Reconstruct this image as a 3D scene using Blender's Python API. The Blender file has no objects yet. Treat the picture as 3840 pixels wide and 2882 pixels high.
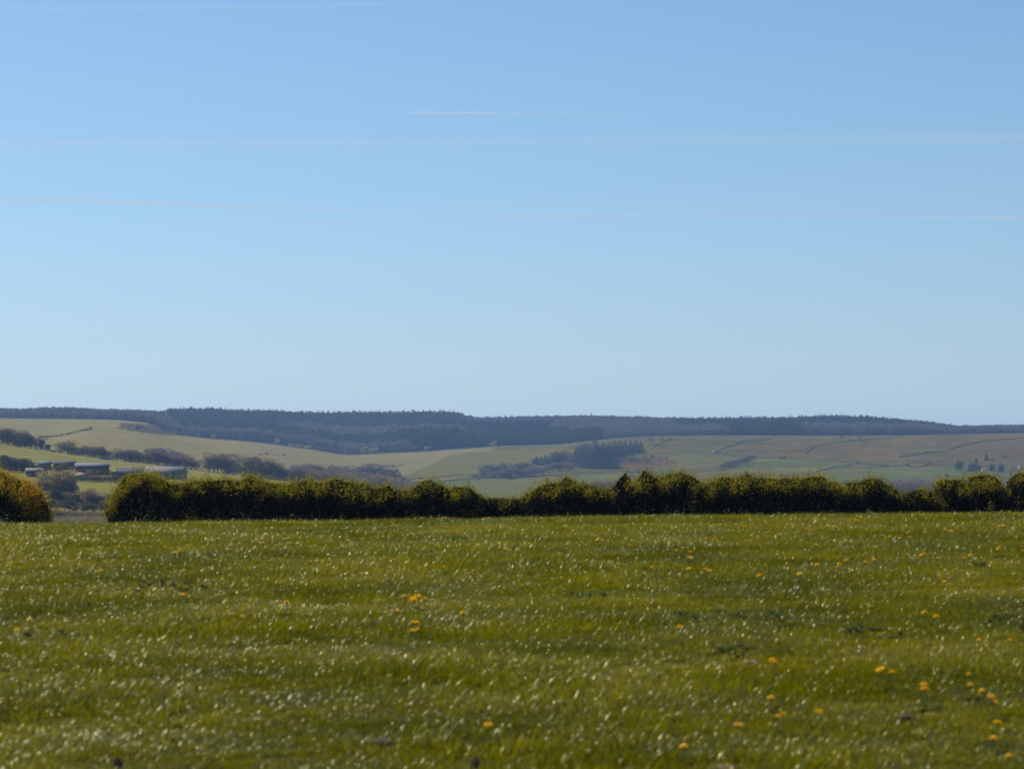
import bpy, math, random
import numpy as np
from mathutils import Vector, Euler

# ------------------------------------------------------------------ camera, sky, sun, exposure
S = bpy.context.scene
C = S.collection
F = 10667.0                      # pixels of the 3840 px wide photograph per unit (100 mm on 36 mm)
PITCH = math.atan(259.0 / F)
cd = bpy.data.cameras.new('camera'); cam = bpy.data.objects.new('camera', cd); C.objects.link(cam)
cd.sensor_width = 36; cd.lens = 100; cd.clip_start = 0.5; cd.clip_end = 400000
cam.location = (0, 0, 0); cam.rotation_euler = (math.pi / 2 + PITCH, 0, 0)
cd.dof.use_dof = True; cd.dof.focus_distance = 1500; cd.dof.aperture_fstop = 5.0
S.camera = cam
SUN_EL, SUN_AZ = math.radians(47), math.radians(-46)      # azimuth from the view direction, left is negative
W = bpy.data.worlds.new('World'); S.world = W; W.use_nodes = True
nt = W.node_tree; bg = nt.nodes['Background']
sky = nt.nodes.new('ShaderNodeTexSky'); sky.sky_type = 'NISHITA'; sky.sun_disc = False
sky.sun_elevation = SUN_EL; sky.sun_rotation = SUN_AZ
sky.altitude = 200; sky.air_density = 1.0; sky.dust_density = 0.4; sky.ozone_density = 0.6
# the clear spring sky keeps its blue down to the hills: look the sky up a little above the true direction
tcs = nt.nodes.new('ShaderNodeTexCoord'); mp = nt.nodes.new('ShaderNodeMapping'); mp.vector_type = 'POINT'
mp.inputs['Location'].default_value = (0, 0, .09); mp.inputs['Scale'].default_value = (1, 1, .8)
nt.links.new(tcs.outputs['Generated'], mp.inputs[0]); nt.links.new(mp.outputs[0], sky.inputs[0])
tint = nt.nodes.new('ShaderNodeMix'); tint.data_type = 'RGBA'; tint.blend_type = 'MULTIPLY'; tint.inputs[0].default_value = 1
sx = nt.nodes.new('ShaderNodeSeparateXYZ'); nt.links.new(tcs.outputs['Generated'], sx.inputs[0])
cr = nt.nodes.new('ShaderNodeValToRGB'); nt.links.new(sx.outputs[2], cr.inputs[0]); cr.color_ramp.elements.new(.5)
for e_, (t_, c_) in zip(cr.color_ramp.elements, ((.015, (.93, .89, .85)), (.075, (.79, .93, .98)), (.155, (.68, .86, 1)))): e_.position = t_; e_.color = (*c_, 1)
nt.links.new(cr.outputs[0], tint.inputs[7]); nt.links.new(sky.outputs[0], tint.inputs[6])
nt.links.new(tint.outputs[2], bg.inputs[0]); bg.inputs[1].default_value = 0.105
sd = bpy.data.lights.new('sun', 'SUN'); sd.energy = 5.0; sd.angle = math.radians(0.53); sd.color = (1, .94, .84)
so = bpy.data.objects.new('sun', sd); C.objects.link(so)
sdir = Vector((math.sin(SUN_AZ) * math.cos(SUN_EL), math.cos(SUN_AZ) * math.cos(SUN_EL), math.sin(SUN_EL)))
so.rotation_euler = sdir.to_track_quat('Z', 'Y').to_euler()
so.location = (-30, 40, 60)
S.view_settings.view_transform = 'Standard'; S.view_settings.look = 'None'
S.view_settings.exposure = 0.1; S.view_settings.gamma = 1
S.cycles.use_denoising = True
S.cycles.max_bounces = 6; S.cycles.diffuse_bounces = 3; S.cycles.glossy_bounces = 2
S.cycles.transmission_bounces = 4; S.cycles.volume_bounces = 1; S.cycles.transparent_max_bounces = 8
rng = np.random.default_rng(7); random.seed(7)

# ------------------------------------------------------------------ helpers
def ray(u, row, y):
    """the point at forward distance y seen at photograph pixel (u, row)"""
    a = (u - 1920.0) / F; b = (1441.0 - row) / F
    t = y / (math.cos(PITCH) - b * math.sin(PITCH))
    return a * t, y, (math.sin(PITCH) + b * math.cos(PITCH)) * t
def row_to_z(row, y):
    return (1700.0 - row) / F * y
def vnoise(x, y, seed=0):
    x = np.asarray(x, float); y = np.asarray(y, float)
    xi = np.floor(x).astype(np.int64); yi = np.floor(y).astype(np.int64)
    fx = x - xi; fy = y - yi; fx = fx * fx * (3 - 2 * fx); fy = fy * fy * (3 - 2 * fy)
    def h(i, j):
        n = (i * 374761393 + j * 668265263 + seed * 1442695041) & 0x7fffffff
        n = ((n ^ (n >> 13)) * 1274126177) & 0x7fffffff
        return ((n ^ (n >> 16)) & 0xffff) / 65535.0
    return (h(xi, yi) * (1 - fx) + h(xi + 1, yi) * fx) * (1 - fy) + (h(xi, yi + 1) * (1 - fx) + h(xi + 1, yi + 1) * fx) * fy
def fnoise(x, y, seed=0, o=3):
    s = 0; a = 1; n = 0
    for k in range(o):
        s = s + a * vnoise(x * 2 ** k, y * 2 ** k, seed + k * 17); n += a; a *= .5
    return s / n
def tag(o, label=None, cat=None, group=None, kind=None):
    for k, v in (('label', label), ('category', cat), ('group', group), ('kind', kind)):
        if v: o[k] = v
    return o
def empty(name, loc, label=None, cat=None, group=None, rz=0, s=1):
    o = bpy.data.objects.new(name, None); C.objects.link(o); o.location = loc; o.rotation_euler.z = rz
    o.scale = (s, s, s) if not hasattr(s, '__len__') else s
    o.empty_display_size = .2
    return tag(o, label, cat, group)
def mesh_np(name, V, Fc, mats=(), midx=None, smooth=False):
    """V (n,3), Fc (m,k) array of equal sized faces, or list of arrays"""
    me = bpy.data.meshes.new(name)
    V = np.asarray(V, np.float32).reshape(-1, 3)
    Fl = Fc if isinstance(Fc, list) else [Fc]
    Fl = [np.asarray(f, np.int32) for f in Fl if len(f)]
    nl = sum(f.size for f in Fl); nf = sum(len(f) for f in Fl)
    me.vertices.add(len(V)); me.vertices.foreach_set('co', V.ravel())
    me.loops.add(nl); me.loops.foreach_set('vertex_index', np.concatenate([f.ravel() for f in Fl]))
    me.polygons.add(nf)
    tot = np.concatenate([np.full(len(f), f.shape[1]) for f in Fl])
    st = np.concatenate([[0], np.cumsum(tot)[:-1]])
    me.polygons.foreach_set('loop_start', st.astype(np.int32))
    for m in mats: me.materials.append(m)
    if midx is not None: me.polygons.foreach_set('material_index', np.asarray(midx, np.int32))
    if smooth: me.polygons.foreach_set('use_smooth', np.ones(nf, bool))
    me.update(calc_edges=True)
    return me
def obj(name, me, parent=None, loc=None):
    o = bpy.data.objects.new(name, me); C.objects.link(o)
    if parent: o.parent = parent
    if loc is not None: o.location = loc
    return o
class MB:
    """collects quads and triangles"""
    def __init__(s): s.v = []; s.q = []; s.t = []; s.n = 0; s.qm = []; s.tm = []
    def add(s, V, Q=None, T=None, m=0):
        V = np.asarray(V, float).reshape(-1, 3)
        if Q is not None and len(Q): Q = np.asarray(Q); s.q.append(Q + s.n); s.qm.append(np.full(len(Q), m))
        if T is not None and len(T): T = np.asarray(T); s.t.append(T + s.n); s.tm.append(np.full(len(T), m))
        s.v.append(V); s.n += len(V)
    def tube(s, pts, radii, k=5, m=0):
        P = np.asarray(pts, float); n = len(P)
        rings = []
        for i in range(n):
            d = P[min(i + 1, n - 1)] - P[max(i - 1, 0)]; d = d / (np.linalg.norm(d) + 1e-9)
            a = np.cross(d, [0.3, 1, 0.2]); a /= np.linalg.norm(a) + 1e-9; b = np.cross(d, a)
            th = np.arange(k) / k * 2 * math.pi
            rings.append(P[i] + radii[i] * (np.cos(th)[:, None] * a + np.sin(th)[:, None] * b))
        V = np.concatenate(rings)
        Q = [[i * k + j, i * k + (j + 1) % k, (i + 1) * k + (j + 1) % k, (i + 1) * k + j] for i in range(n - 1) for j in range(k)]
        s.add(V, Q, m=m)
    def box(s, c, d, m=0, rz=0):
        x, y, z = np.array(d) / 2
        V = np.array([[-x, -y, -z], [x, -y, -z], [x, y, -z], [-x, y, -z], [-x, -y, z], [x, -y, z], [x, y, z], [-x, y, z]])
        V = V + np.array(c)
        s.add(V, [[0, 3, 2, 1], [4, 5, 6, 7], [0, 1, 5, 4], [1, 2, 6, 5], [2, 3, 7, 6], [3, 0, 4, 7]], m=m)
    def mesh(s, name, mats, smooth=False):
        L = []; mi = []
        if s.q: L.append(np.concatenate(s.q)); mi.append(np.concatenate(s.qm))
        if s.t: L.append(np.concatenate(s.t)); mi.append(np.concatenate(s.tm))
        return mesh_np(name, np.concatenate(s.v), L, mats, np.concatenate(mi), smooth)
def leaf_quads(P, size, aspect=.55, up=0.0, r=rng, flat=None):
    """rhombic leaves at points P, random orientation -> V, Q"""
    n = len(P); size = np.broadcast_to(size, (n,))
    a = r.normal(size=(n, 3)); a[:, 2] += up; a /= np.linalg.norm(a, axis=1)[:, None]
    b = r.normal(size=(n, 3)); b = np.cross(a, b); b /= np.linalg.norm(b, axis=1)[:, None]
    c = np.cross(a, b)
    L = a * size[:, None] * .5; Wd = b * size[:, None] * aspect * .5; K = c * size[:, None] * .10
    V = np.stack([P - L, P + Wd + K, P + L, P - Wd + K], 1).reshape(-1, 3)
    Q = np.arange(n * 4).reshape(n, 4)
    return V, Q
def ordinal(i):
    w = ['first', 'second', 'third', 'fourth', 'fifth', 'sixth', 'seventh', 'eighth', 'ninth', 'tenth', 'eleventh', 'twelfth',
         'thirteenth', 'fourteenth', 'fifteenth', 'sixteenth', 'seventeenth', 'eighteenth', 'nineteenth', 'twentieth']
    t = ['', '', 'twenty', 'thirty', 'forty', 'fifty', 'sixty', 'seventy']
    if i < 20: return w[i]
    k = i + 1
    if k % 10 == 0: return t[k // 10][:-1] + 'ieth'
    return t[k // 10] + '-' + w[k % 10 - 1]

# ------------------------------------------------------------------ materials
def mat(name):
    m = bpy.data.materials.new(name); m.use_nodes = True
    N = m.node_tree; p = N.nodes['Principled BSDF']
    return m, N, p
def ramp(N, stops, fac):
    r = N.nodes.new('ShaderNodeValToRGB'); e = r.color_ramp.elements
    while len(e) < len(stops): e.new(.5)
    for i, (t, c) in enumerate(stops): e[i].position = t; e[i].color = (*c, 1)
    N.links.new(fac, r.inputs[0]); return r.outputs[0]
def tex(N, scale, detail=3, kind='Object', rough=.6):
    tc = N.nodes.new('ShaderNodeTexCoord'); n = N.nodes.new('ShaderNodeTexNoise')
    n.inputs['Scale'].default_value = scale; n.inputs['Detail'].default_value = detail; n.inputs['Roughness'].default_value = rough
    N.links.new(tc.outputs[kind], n.inputs['Vector']); return n.outputs[0]
def world_noise(N, scale, detail=3):
    g = N.nodes.new('ShaderNodeNewGeometry'); n = N.nodes.new('ShaderNodeTexNoise')
    n.inputs['Scale'].default_value = scale; n.inputs['Detail'].default_value = detail
    N.links.new(g.outputs['Position'], n.inputs['Vector']); return n.outputs[0]
def leaf_mat(name, stops, rough=.5, transl=.35, tcol=None, spec=.5, big=None, blend=.5):
    """leaves: colour varies leaf by leaf and, if big is given, in patches of that scale; part of the light passes through"""
    m, N, p = mat(name)
    g = N.nodes.new('ShaderNodeNewGeometry'); f = g.outputs['Random Per Island']
    if big:
        a = world_noise(N, big, 2)
        mr = N.nodes.new('ShaderNodeMapRange'); mr.inputs[1].default_value = .3; mr.inputs[2].default_value = .7
        N.links.new(a, mr.inputs[0])
        mx = N.nodes.new('ShaderNodeMix'); mx.inputs[0].default_value = blend
        N.links.new(f, mx.inputs[2]); N.links.new(mr.outputs[0], mx.inputs[3]); f = mx.outputs[0]
    col = ramp(N, stops, f)
    N.links.new(col, p.inputs['Base Color']); p.inputs['Roughness'].default_value = rough
    p.inputs['Specular IOR Level'].default_value = spec
    if transl:
        t = N.nodes.new('ShaderNodeBsdfTranslucent')
        mm = N.nodes.new('ShaderNodeMix'); mm.data_type = 'RGBA'; mm.blend_type = 'MULTIPLY'; mm.inputs[0].default_value = 1
        N.links.new(col, mm.inputs[6]); mm.inputs[7].default_value = (*(tcol or (1.6, 1.5, .6)), 1); mm.clamp_result = True
        N.links.new(mm.outputs[2], t.inputs[0])
        s = N.nodes.new('ShaderNodeMixShader'); s.inputs[0].default_value = transl
        N.links.new(p.outputs[0], s.inputs[1]); N.links.new(t.outputs[0], s.inputs[2])
        N.links.new(s.outputs[0], N.nodes['Material Output'].inputs[0])
    return m
def plain(name, c, rough=.8, var=.25, scale=1.0, spec=.3, detail=4):
    m, N, p = mat(name)
    lo = tuple(x * (1 - var) for x in c); hi = tuple(min(1, x * (1 + var)) for x in c)
    N.links.new(ramp(N, [(.3, lo), (.7, hi)], tex(N, scale, detail)), p.inputs['Base Color'])
    p.inputs['Roughness'].default_value = rough; p.inputs['Specular IOR Level'].default_value = spec
    return m
M = {}
M['blade'] = leaf_mat('grass_blade', [(0, (.048, .064, .001)), (.5, (.138, .136, .001)), (.9, (.24, .205, .004)), (.96, (.22, .19, .06)), (1, (.30, .25, .12))],
                      rough=.40, transl=.46, tcol=(1.4, 1.35, .4), spec=.22, big=.55, blend=.55)
M['soil'] = plain('soil', (.055, .04, .026), .95, .5, 14)
M['dry'] = plain('dry_soil', (.24, .16, .10), .95, .35, 30)
M['hedge_leaf'] = leaf_mat('hawthorn_leaf', [(0, (.085, .095, .012)), (.5, (.20, .19, .018)), (.85, (.33, .285, .022)), (1, (.36, .25, .03))],
                           rough=.6, transl=.5, tcol=(1.5, 1.35, .4), spec=.15, big=1.3, blend=.7)
M['gold_leaf'] = leaf_mat('golden_hawthorn_leaf', [(0, (.20, .17, .010)), (.5, (.34, .24, .012)), (1, (.42, .22, .016))],
                          rough=.6, transl=.5, tcol=(1.5, 1.3, .4), spec=.15, big=1.3, blend=.7)  # sunlight on the left bush's tips, put into the leaf colour as gold
M['old_leaf'] = leaf_mat('inner_leaf', [(0, (.014, .014, .008)), (.96, (.028, .026, .014)), (1, (.10, .09, .07))], rough=.9, transl=.05, spec=.0)  # near black: the shade inside the hedge is painted into these leaves
M['twig'] = plain('hedge_twig', (.03, .025, .021), .9, .4, 8)
M['bark'] = plain('tree_bark', (.07, .055, .045), .9, .3, 2)
M['t_brown'] = leaf_mat('budding_twigs_brown', [(0, (.11, .08, .06)), (.6, (.19, .135, .10)), (1, (.27, .205, .11))], .8, .4, spec=.05, tcol=(1.2,1.1,1))
M['t_olive'] = leaf_mat('young_leaves_olive', [(0, (.15, .13, .06)), (.6, (.27, .23, .10)), (1, (.36, .30, .12))], .7, .55, spec=.1, tcol=(1.3,1.2,.8))
M['t_green'] = leaf_mat('dark_leaves_green', [(0, (.025, .035, .022)), (.6, (.045, .058, .032)), (1, (.09, .10, .045))], .7, .3, spec=.1)
M['t_conifer'] = leaf_mat('conifer_needles', [(0, (.014, .026, .026)), (.6, (.026, .042, .038)), (1, (.045, .060, .048))], .7, .2, spec=.1)
M['t_larch'] = leaf_mat('bare_larch_twigs', [(0, (.09, .075, .085)), (.6, (.13, .11, .12)), (1, (.18, .15, .14))], .8, .3, spec=.05, tcol=(1.1,1.1,1))
M['t_rust'] = leaf_mat('rusty_bracken', [(0, (.10, .05, .035)), (.6, (.15, .08, .05)), (1, (.2, .12, .07))], .8, .1, spec=.1)
M['weed'] = leaf_mat('thistle_leaf', [(0, (.022, .042, .012)), (.7, (.04, .065, .02)), (1, (.09, .12, .04))], .8, .4, spec=.05, tcol=(1.2, 1.3, .8))
M['petal'] = leaf_mat('dandelion_petal', [(0, (.88, .52, .008)), (1, (.95, .66, .015))], .7, .4, tcol=(1.1, 1, .5), spec=.2)
M['stem'] = plain('dandelion_stem', (.22, .22, .05), .6, .2, 20)
M['roof_grey'] = plain('roof_sheet', (.13, .122, .14), 1, .15, .6, .5)
M['roof_pink'] = plain('roof_sheet_faded_red', (.15, .118, .115), 1, .35, .6, .5)
M['roof_tile'] = plain('clay_tiles', (.26, .14, .11), .8, .2, .8)
M['roof_pale'] = plain('roof_sheet_pale_green', (.08, .115, .10), 1, .2, .5, .5)
M['wall_slate'] = plain('shed_boards_slate_blue', (.10, .13, .15), .8, .2, .5)
M['wall_dark'] = plain('shed_boards_dark', (.05, .05, .055), .9, .3, .5)
M['render_white'] = plain('whitewashed_wall', (.8, .77, .7), .8, .05, 1)
M['glass'] = plain('window_glass', (.03, .035, .04), .1, .1, 1, .8)

def gloss_some(m, share, r1, s1, r0, s0):
    """only a share of the blades is waxy and glossy"""
    N = m.node_tree; p = N.nodes['Principled BSDF']; g = N.nodes.new('ShaderNodeNewGeometry')
    k = N.nodes.new('ShaderNodeMath'); k.operation = 'MULTIPLY'; k.inputs[1].default_value = 37.0; N.links.new(g.outputs['Random Per Island'], k.inputs[0])
    f = N.nodes.new('ShaderNodeMath'); f.operation = 'FRACT'; N.links.new(k.outputs[0], f.inputs[0])
    c = N.nodes.new('ShaderNodeMath'); c.operation = 'LESS_THAN'; N.links.new(f.outputs[0], c.inputs[0])
    d = N.nodes.new('ShaderNodeMapRange'); d.inputs[1].default_value = .35; d.inputs[2].default_value = .65; d.inputs[3].default_value = share * .45; d.inputs[4].default_value = share * 1.5
    N.links.new(world_noise(N, .8, 3), d.inputs[0]); N.links.new(d.outputs[0], c.inputs[1]); p.inputs['Specular Tint'].default_value = (1, .93, .28, 1)
    for sock, a, b in (('Roughness', r0, r1), ('Specular IOR Level', s0, s1)):
        x = N.nodes.new('ShaderNodeMapRange'); x.inputs[3].default_value = a; x.inputs[4].default_value = b
        N.links.new(c.outputs[0], x.inputs[0]); N.links.new(x.outputs[0], p.inputs[sock])
gloss_some(M['blade'], .56, .34, .60, .8, .0)
# ------------------------------------------------------------------ ground shape
FP = np.array([(-60, -1.7), (0, -1.66), (10, -1.63), (14, -1.585), (24, -1.32), (32, -1.11), (38, -1.03), (44, -1.065), (50, -1.21), (72, -1.70), (96, -2.75)])
_fy = np.linspace(-60, 96, 400); _fz = np.interp(_fy, FP[:, 0], FP[:, 1])
_k = np.exp(-np.linspace(-2, 2, 13) ** 2); _k /= _k.sum()
_fz[6:-6] = np.convolve(_fz, _k, 'valid')
def zf(x, y):
    """the near field"""
    x = np.asarray(x, float); y = np.asarray(y, float)
    z = np.interp(y, _fy, _fz) + .0112 * x
    z = z + (fnoise(x / 1.6, y / 2.4, 3) - .5) * .07 * np.clip(y / 30, .3, 1) + (fnoise(x / 7, y / 9, 5, 2) - .5) * .06
    return z
def line(pts):
    p = np.array(pts, float); return lambda u: np.interp(u, p[:, 0], p[:, 1])
R_CREST = line([(-3000, 1990), (0, 1958), (3840, 1915), (7000, 1885)])
R_SMALL = line([(-1500, 1835), (0, 1842), (460, 1845), (1200, 1900), (2000, 1960), (5500, 2040)])
R_FARM = line([(-1500, 1760), (0, 1790), (250, 1800), (460, 1806), (700, 1803), (1200, 1860), (2000, 1935), (5500, 2020)])
R_SPUR = line([(-1500, 1560), (-400, 1632), (0, 1664), (200, 1693), (400, 1722), (560, 1738), (800, 1770), (1000, 1796), (1100, 1807), (1300, 1840), (2000, 1915), (5500, 2000)])
R_VALL = line([(-1500, 1660), (0, 1690), (300, 1710), (700, 1770), (1100, 1830), (1500, 1862), (2000, 1880), (3000, 1885), (3840, 1880), (5500, 1860)])
R_MID = line([(-1500, 1600), (0, 1625), (200, 1640), (330, 1612), (500, 1622), (800, 1690), (1200, 1752), (1500, 1790), (1800, 1795), (2200, 1790), (2800, 1775), (3840, 1780), (5500, 1760)])
R_WOOD = line([(-1500, 1545), (0, 1566), (300, 1570), (450, 1574), (560, 1585), (640, 1628), (800, 1646), (900, 1652), (1000, 1661), (1100, 1675), (1200, 1688), (1290, 1703), (1400, 1700), (1600, 1690), (1800, 1676),
               (2100, 1668), (2200, 1655), (2300, 1645), (2440, 1635), (2700, 1631), (3000, 1632), (3400, 1629), (3840, 1622), (5500, 1600)])
R_SKY = line([(-1500, 1545), (0, 1532), (100, 1533), (170, 1526), (300, 1528), (400, 1536), (600, 1541), (625, 1540), (645, 1533), (720, 1530), (900, 1535), (1100, 1539), (1190, 1542), (1300, 1546), (1500, 1542), (1735, 1543),
              (1750, 1556), (1800, 1559), (1900, 1559), (2000, 1554), (2200, 1553), (2400, 1559), (2600, 1568), (2800, 1567), (3000, 1562), (3120, 1559), (3270, 1563), (3400, 1573), (3500, 1584), (3550, 1592), (3640, 1597), (3840, 1600), (5500, 1600)])
HF = lambda u: 13.0 * np.interp(u, [-1500, 600, 640, 1700, 1800, 2500, 2800, 3450, 3600, 5500], [.55, .6, 1, 1, .62, .55, .85, .85, .55, .5])
KEYS = [(95, lambda u: R_CREST(u) + 65), (230, lambda u: R_CREST(u) + 170), (520, lambda u: 1985 + 0 * u), (640, lambda u: 1905 + 0 * u + np.clip((u - 600) / 30, 0, 90)),
        (760, R_SMALL), (850, R_FARM), (1230, R_SPUR), (1270, lambda u: R_SPUR(u) + 1), (1500, lambda u: np.maximum(R_SPUR(u) + 70, R_VALL(u) + 10)), (1800, R_VALL),
        (2200, R_MID), (2700, R_WOOD), (3350, lambda u: np.minimum(R_SKY(u) + HF(u) * 3.0, R_WOOD(u) - 12)), (3450, lambda u: np.minimum(R_SKY(u) + HF(u) * 3.1, R_WOOD(u) - 11)), (4300, lambda u: R_SKY(u) + 90 + 0 * u), (9000, lambda u: R_SKY(u) + 120 + 0 * u)]
UG = np.arange(-1500, 5501, 10.0)
DG = np.concatenate([np.geomspace(95, 700, 70)[:-1], np.linspace(700, 1500, 110)[:-1], np.linspace(1500, 3500, 170)[:-1], np.geomspace(3500, 9000, 20)])
KZ = np.array([row_to_z(fn(UG), d) for d, fn in KEYS]); KD = np.array([k[0] for k in KEYS], float)
ZG = np.array([np.interp(DG, KD, KZ[:, i]) for i in range(len(UG))])            # (u, d)
_k3 = np.array([1, 2, 3, 2, 1.]); _k3 /= _k3.sum()
for _ in range(2):
    ZG[:, 2:-2] = np.apply_along_axis(lambda r: np.convolve(r, _k3, 'valid'), 1, ZG)
    ZG[2:-2, :] = np.apply_along_axis(lambda r: np.convolve(r, _k3, 'valid'), 0, ZG)
UU, DD = np.meshgrid(UG, DG, indexing='ij')
XX = (UU - 1920) / F * DD
ZG += (fnoise(XX / 60, DD / 60, 11) - .5) * np.clip((DD - 150) / 800, 0, 1) * 1.2
# meet the near field along its far edge
ZG[:, 0] = zf(XX[:, 0], DD[:, 0]) - 0.02
def zt(u, d):
    fi = np.clip((np.asarray(u, float) - UG[0]) / 10.0, 0, len(UG) - 1.001); i = fi.astype(int); a = fi - i
    fj = np.interp(d, DG, np.arange(len(DG))); fj = np.clip(fj, 0, len(DG) - 1.001); j = fj.astype(int); b = fj - j
    return (ZG[i, j] * (1 - a) + ZG[i + 1, j] * a) * (1 - b) + (ZG[i, j + 1] * (1 - a) + ZG[i + 1, j + 1] * a) * b
def ztx(x, y): return zt(1920 + F * np.asarray(x) / np.asarray(y), y)
def locate(u, row, dmin, dmax=3400):
    """distance at which the ground beyond dmin is seen at that pixel"""
    d = np.linspace(dmin, dmax, 900); z = zt(np.full(900, float(u)), d); r = 1700 - z / d * F
    k = np.where(r <= row)[0]
    if len(k) == 0: return float(d[np.argmin(r)])
    return float(d[k[0]])
def ground_at(u, row, dmin, dmax=3400):
    d = locate(u, row, dmin, dmax); return (u - 1920) / F * d, d, float(zt(u, d))

# near field sheet
xs = np.arange(-70, 70.1, .5); ys = np.concatenate([np.arange(-60, 6, 2.0), np.arange(6, 60, .4), np.arange(60, 95.1, 1.0)])
ys[-1] = 95.0
GX, GY = np.meshgrid(xs, ys, indexing='ij'); GZ = zf(GX, GY)
def grid_faces(a, b):
    i, j = np.meshgrid(np.arange(a - 1), np.arange(b - 1), indexing='ij'); k = (i * b + j).ravel()
    return np.stack([k, k + b, k + b + 1, k + 1], 1)
mg, N, p = mat('field_soil')
c1 = ramp(N, [(.25, (.020, .022, .006)), (.55, (.035, .038, .008)), (.75, (.05, .04, .02))], world_noise(N, 3.5, 5))
N.links.new(c1, p.inputs['Base Color']); p.inputs['Roughness'].default_value = .95; p.inputs['Specular IOR Level'].default_value = .1
o = obj('field', mesh_np('field', np.stack([GX, GY, GZ], -1).reshape(-1, 3), grid_faces(len(xs), len(ys)), [mg], smooth=True)); tag(o, kind='structure')

# far ground: its colour is that of each enclosed field
def inpoly(x, y, P):
    P = np.array(P, float); r = np.zeros(x.shape, bool); n = len(P)
    for i in range(n):
        x1, y1 = P[i]; x2, y2 = P[(i + 1) % n]
        c = ((y1 > y) != (y2 > y)) & (x < (x2 - x1) * (y - y1) / (y2 - y1 + 1e-9) + x1); r ^= c
    return r
RR = 1700 - ZG / DD * F
col = np.zeros(UU.shape + (3,)); col[:] = (.18, .165, .038)
far = DD > 1500
col[far] = (.175, .142, .040)
def paint(P, c, dmin, dmax, jit=3):
    m = inpoly(UU + (fnoise(UU / 25, RR / 9, 41) - .5) * jit * 6, RR + (fnoise(UU / 30, RR / 10, 42) - .5) * jit * 2, P) & (DD > dmin) & (DD < dmax); col[m] = c
paint([(-1500, 1400), (900, 1400), (900, 1900), (-1500, 1900)], (.19, .15, .040), 1500, 3000)
paint([(2100, 1500), (5500, 1500), (5500, 1900), (1800, 1900), (1700, 1800)], (0.090, 0.074, 0.011), 1500, 3000)
paint([(2450, 1700), (2760, 1712), (2700, 1770), (2450, 1775)], (0.100, 0.093, 0.012), 1500, 3000)
paint([(2840, 1718), (3200, 1735), (3080, 1770), (2700, 1775)], (0.100, 0.099, 0.014), 1500, 3000)
paint([(3300, 1755), (3600, 1745), (3840, 1790), (3840, 1830), (3100, 1830), (3080, 1770)], (0.086, 0.089, 0.014), 1500, 3000)
paint([(2880, 1650), (3170, 1660), (3050, 1690), (3380, 1720), (3200, 1735), (2840, 1715), (2760, 1700)], (0.103, 0.071, 0.013), 1500, 3000)
paint([(3170, 1657), (3400, 1637), (3840, 1625), (3840, 1650), (3560, 1690), (3380, 1718), (3050, 1705), (3060, 1675)], (0.100, 0.071, 0.012), 1500, 3000)
paint([(3390, 1630), (3600, 1632), (3700, 1650), (3600, 1675), (3440, 1662), (3300, 1650)], (0.105, 0.076, 0.014), 1500, 3000)
paint([(3560, 1690), (3840, 1650), (5500, 1640), (5500, 1760), (3500, 1750), (3380, 1725)], (0.090, 0.065, 0.013), 1500, 3000)
paint([(3780, 1690), (3990, 1680), (3990, 1706), (3780, 1712)], (0.108, 0.054, 0.012), 1500, 3000)
paint([(1500, 1806), (2100, 1785), (2350, 1770), (2350, 1890), (1500, 1890)], (0.103, 0.099, 0.014), 1500, 3000)
paint([(1700, 1700), (2150, 1668), (2200, 1655), (2000, 1720), (1750, 1790), (1480, 1800)], (0.116, 0.099, 0.013), 1500, 3000)
paint([(2330, 1718), (2480, 1712), (2560, 1735), (2420, 1760), (2330, 1750)], (0.097, 0.052, 0.011), 1500, 3000)
paint([(2130, 1690), (2160, 1690), (2160, 1745), (2100, 1745)], (0.167, 0.123, 0.019), 1500, 3000)
paint([(440, 1585), (640, 1592), (760, 1636), (600, 1630), (480, 1615)], (0.079, 0.057, 0.013), 1500, 3000)
paint([(150, 1900), (400, 1900), (520, 1960), (520, 2050), (100, 2050)], (.085, .07, .03), 400, 720)
paint([(-1500, 1806), (280, 1806), (285, 1845), (420, 1847), (1500, 1880), (1500, 2100), (-1500, 2100)], (.11, .10, .04), 560, 850)
col[DD > 2680] = (.09, .085, .055)
col[(DD < 560)] = (.085, .07, .03)
nz = fnoise(XX / 45, DD / 45, 21, 4); nz2 = fnoise(XX / 8, DD / 20, 22, 3)
rough = np.clip((UU - 2200) / 600, 0, 1) * (DD > 1500)
col *= (.82 + .28 * nz + .14 * nz2 + rough * ((nz - .5) * .5 + (nz2 - .5) * .5))[..., None]
col[..., 0] *= 1 + rough * (fnoise(XX / 25, DD / 60, 29, 3) - .5) * .5
col[..., 0] *= 1 + (fnoise(XX / 90, DD / 90, 23) - .5) * .25
me = mesh_np('hills', np.stack([XX, DD, ZG], -1).reshape(-1, 3), grid_faces(len(UG), len(DG)), smooth=True)
at = me.attributes.new('field_colour', 'FLOAT_COLOR', 'POINT')
at.data.foreach_set('color', np.concatenate([col, np.ones(col.shape[:2] + (1,))], -1).astype(np.float32).ravel())
mh, N, p = mat('pasture')
a = N.nodes.new('ShaderNodeAttribute'); a.attribute_name = 'field_colour'
mx = N.nodes.new('ShaderNodeMix'); mx.data_type = 'RGBA'; mx.blend_type = 'MULTIPLY'; mx.inputs[0].default_value = 1
N.links.new(a.outputs[0], mx.inputs[6])
N.links.new(ramp(N, [(.3, (.82, .82, .82)), (.7, (1.12, 1.12, 1.08))], world_noise(N, .12, 6)), mx.inputs[7])
N.links.new(mx.outputs[2], p.inputs['Base Color']); p.inputs['Roughness'].default_value = 1; p.inputs['Specular IOR Level'].default_value = 0
me.materials.append(mh)
tag(obj('hills', me), kind='structure')

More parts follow.
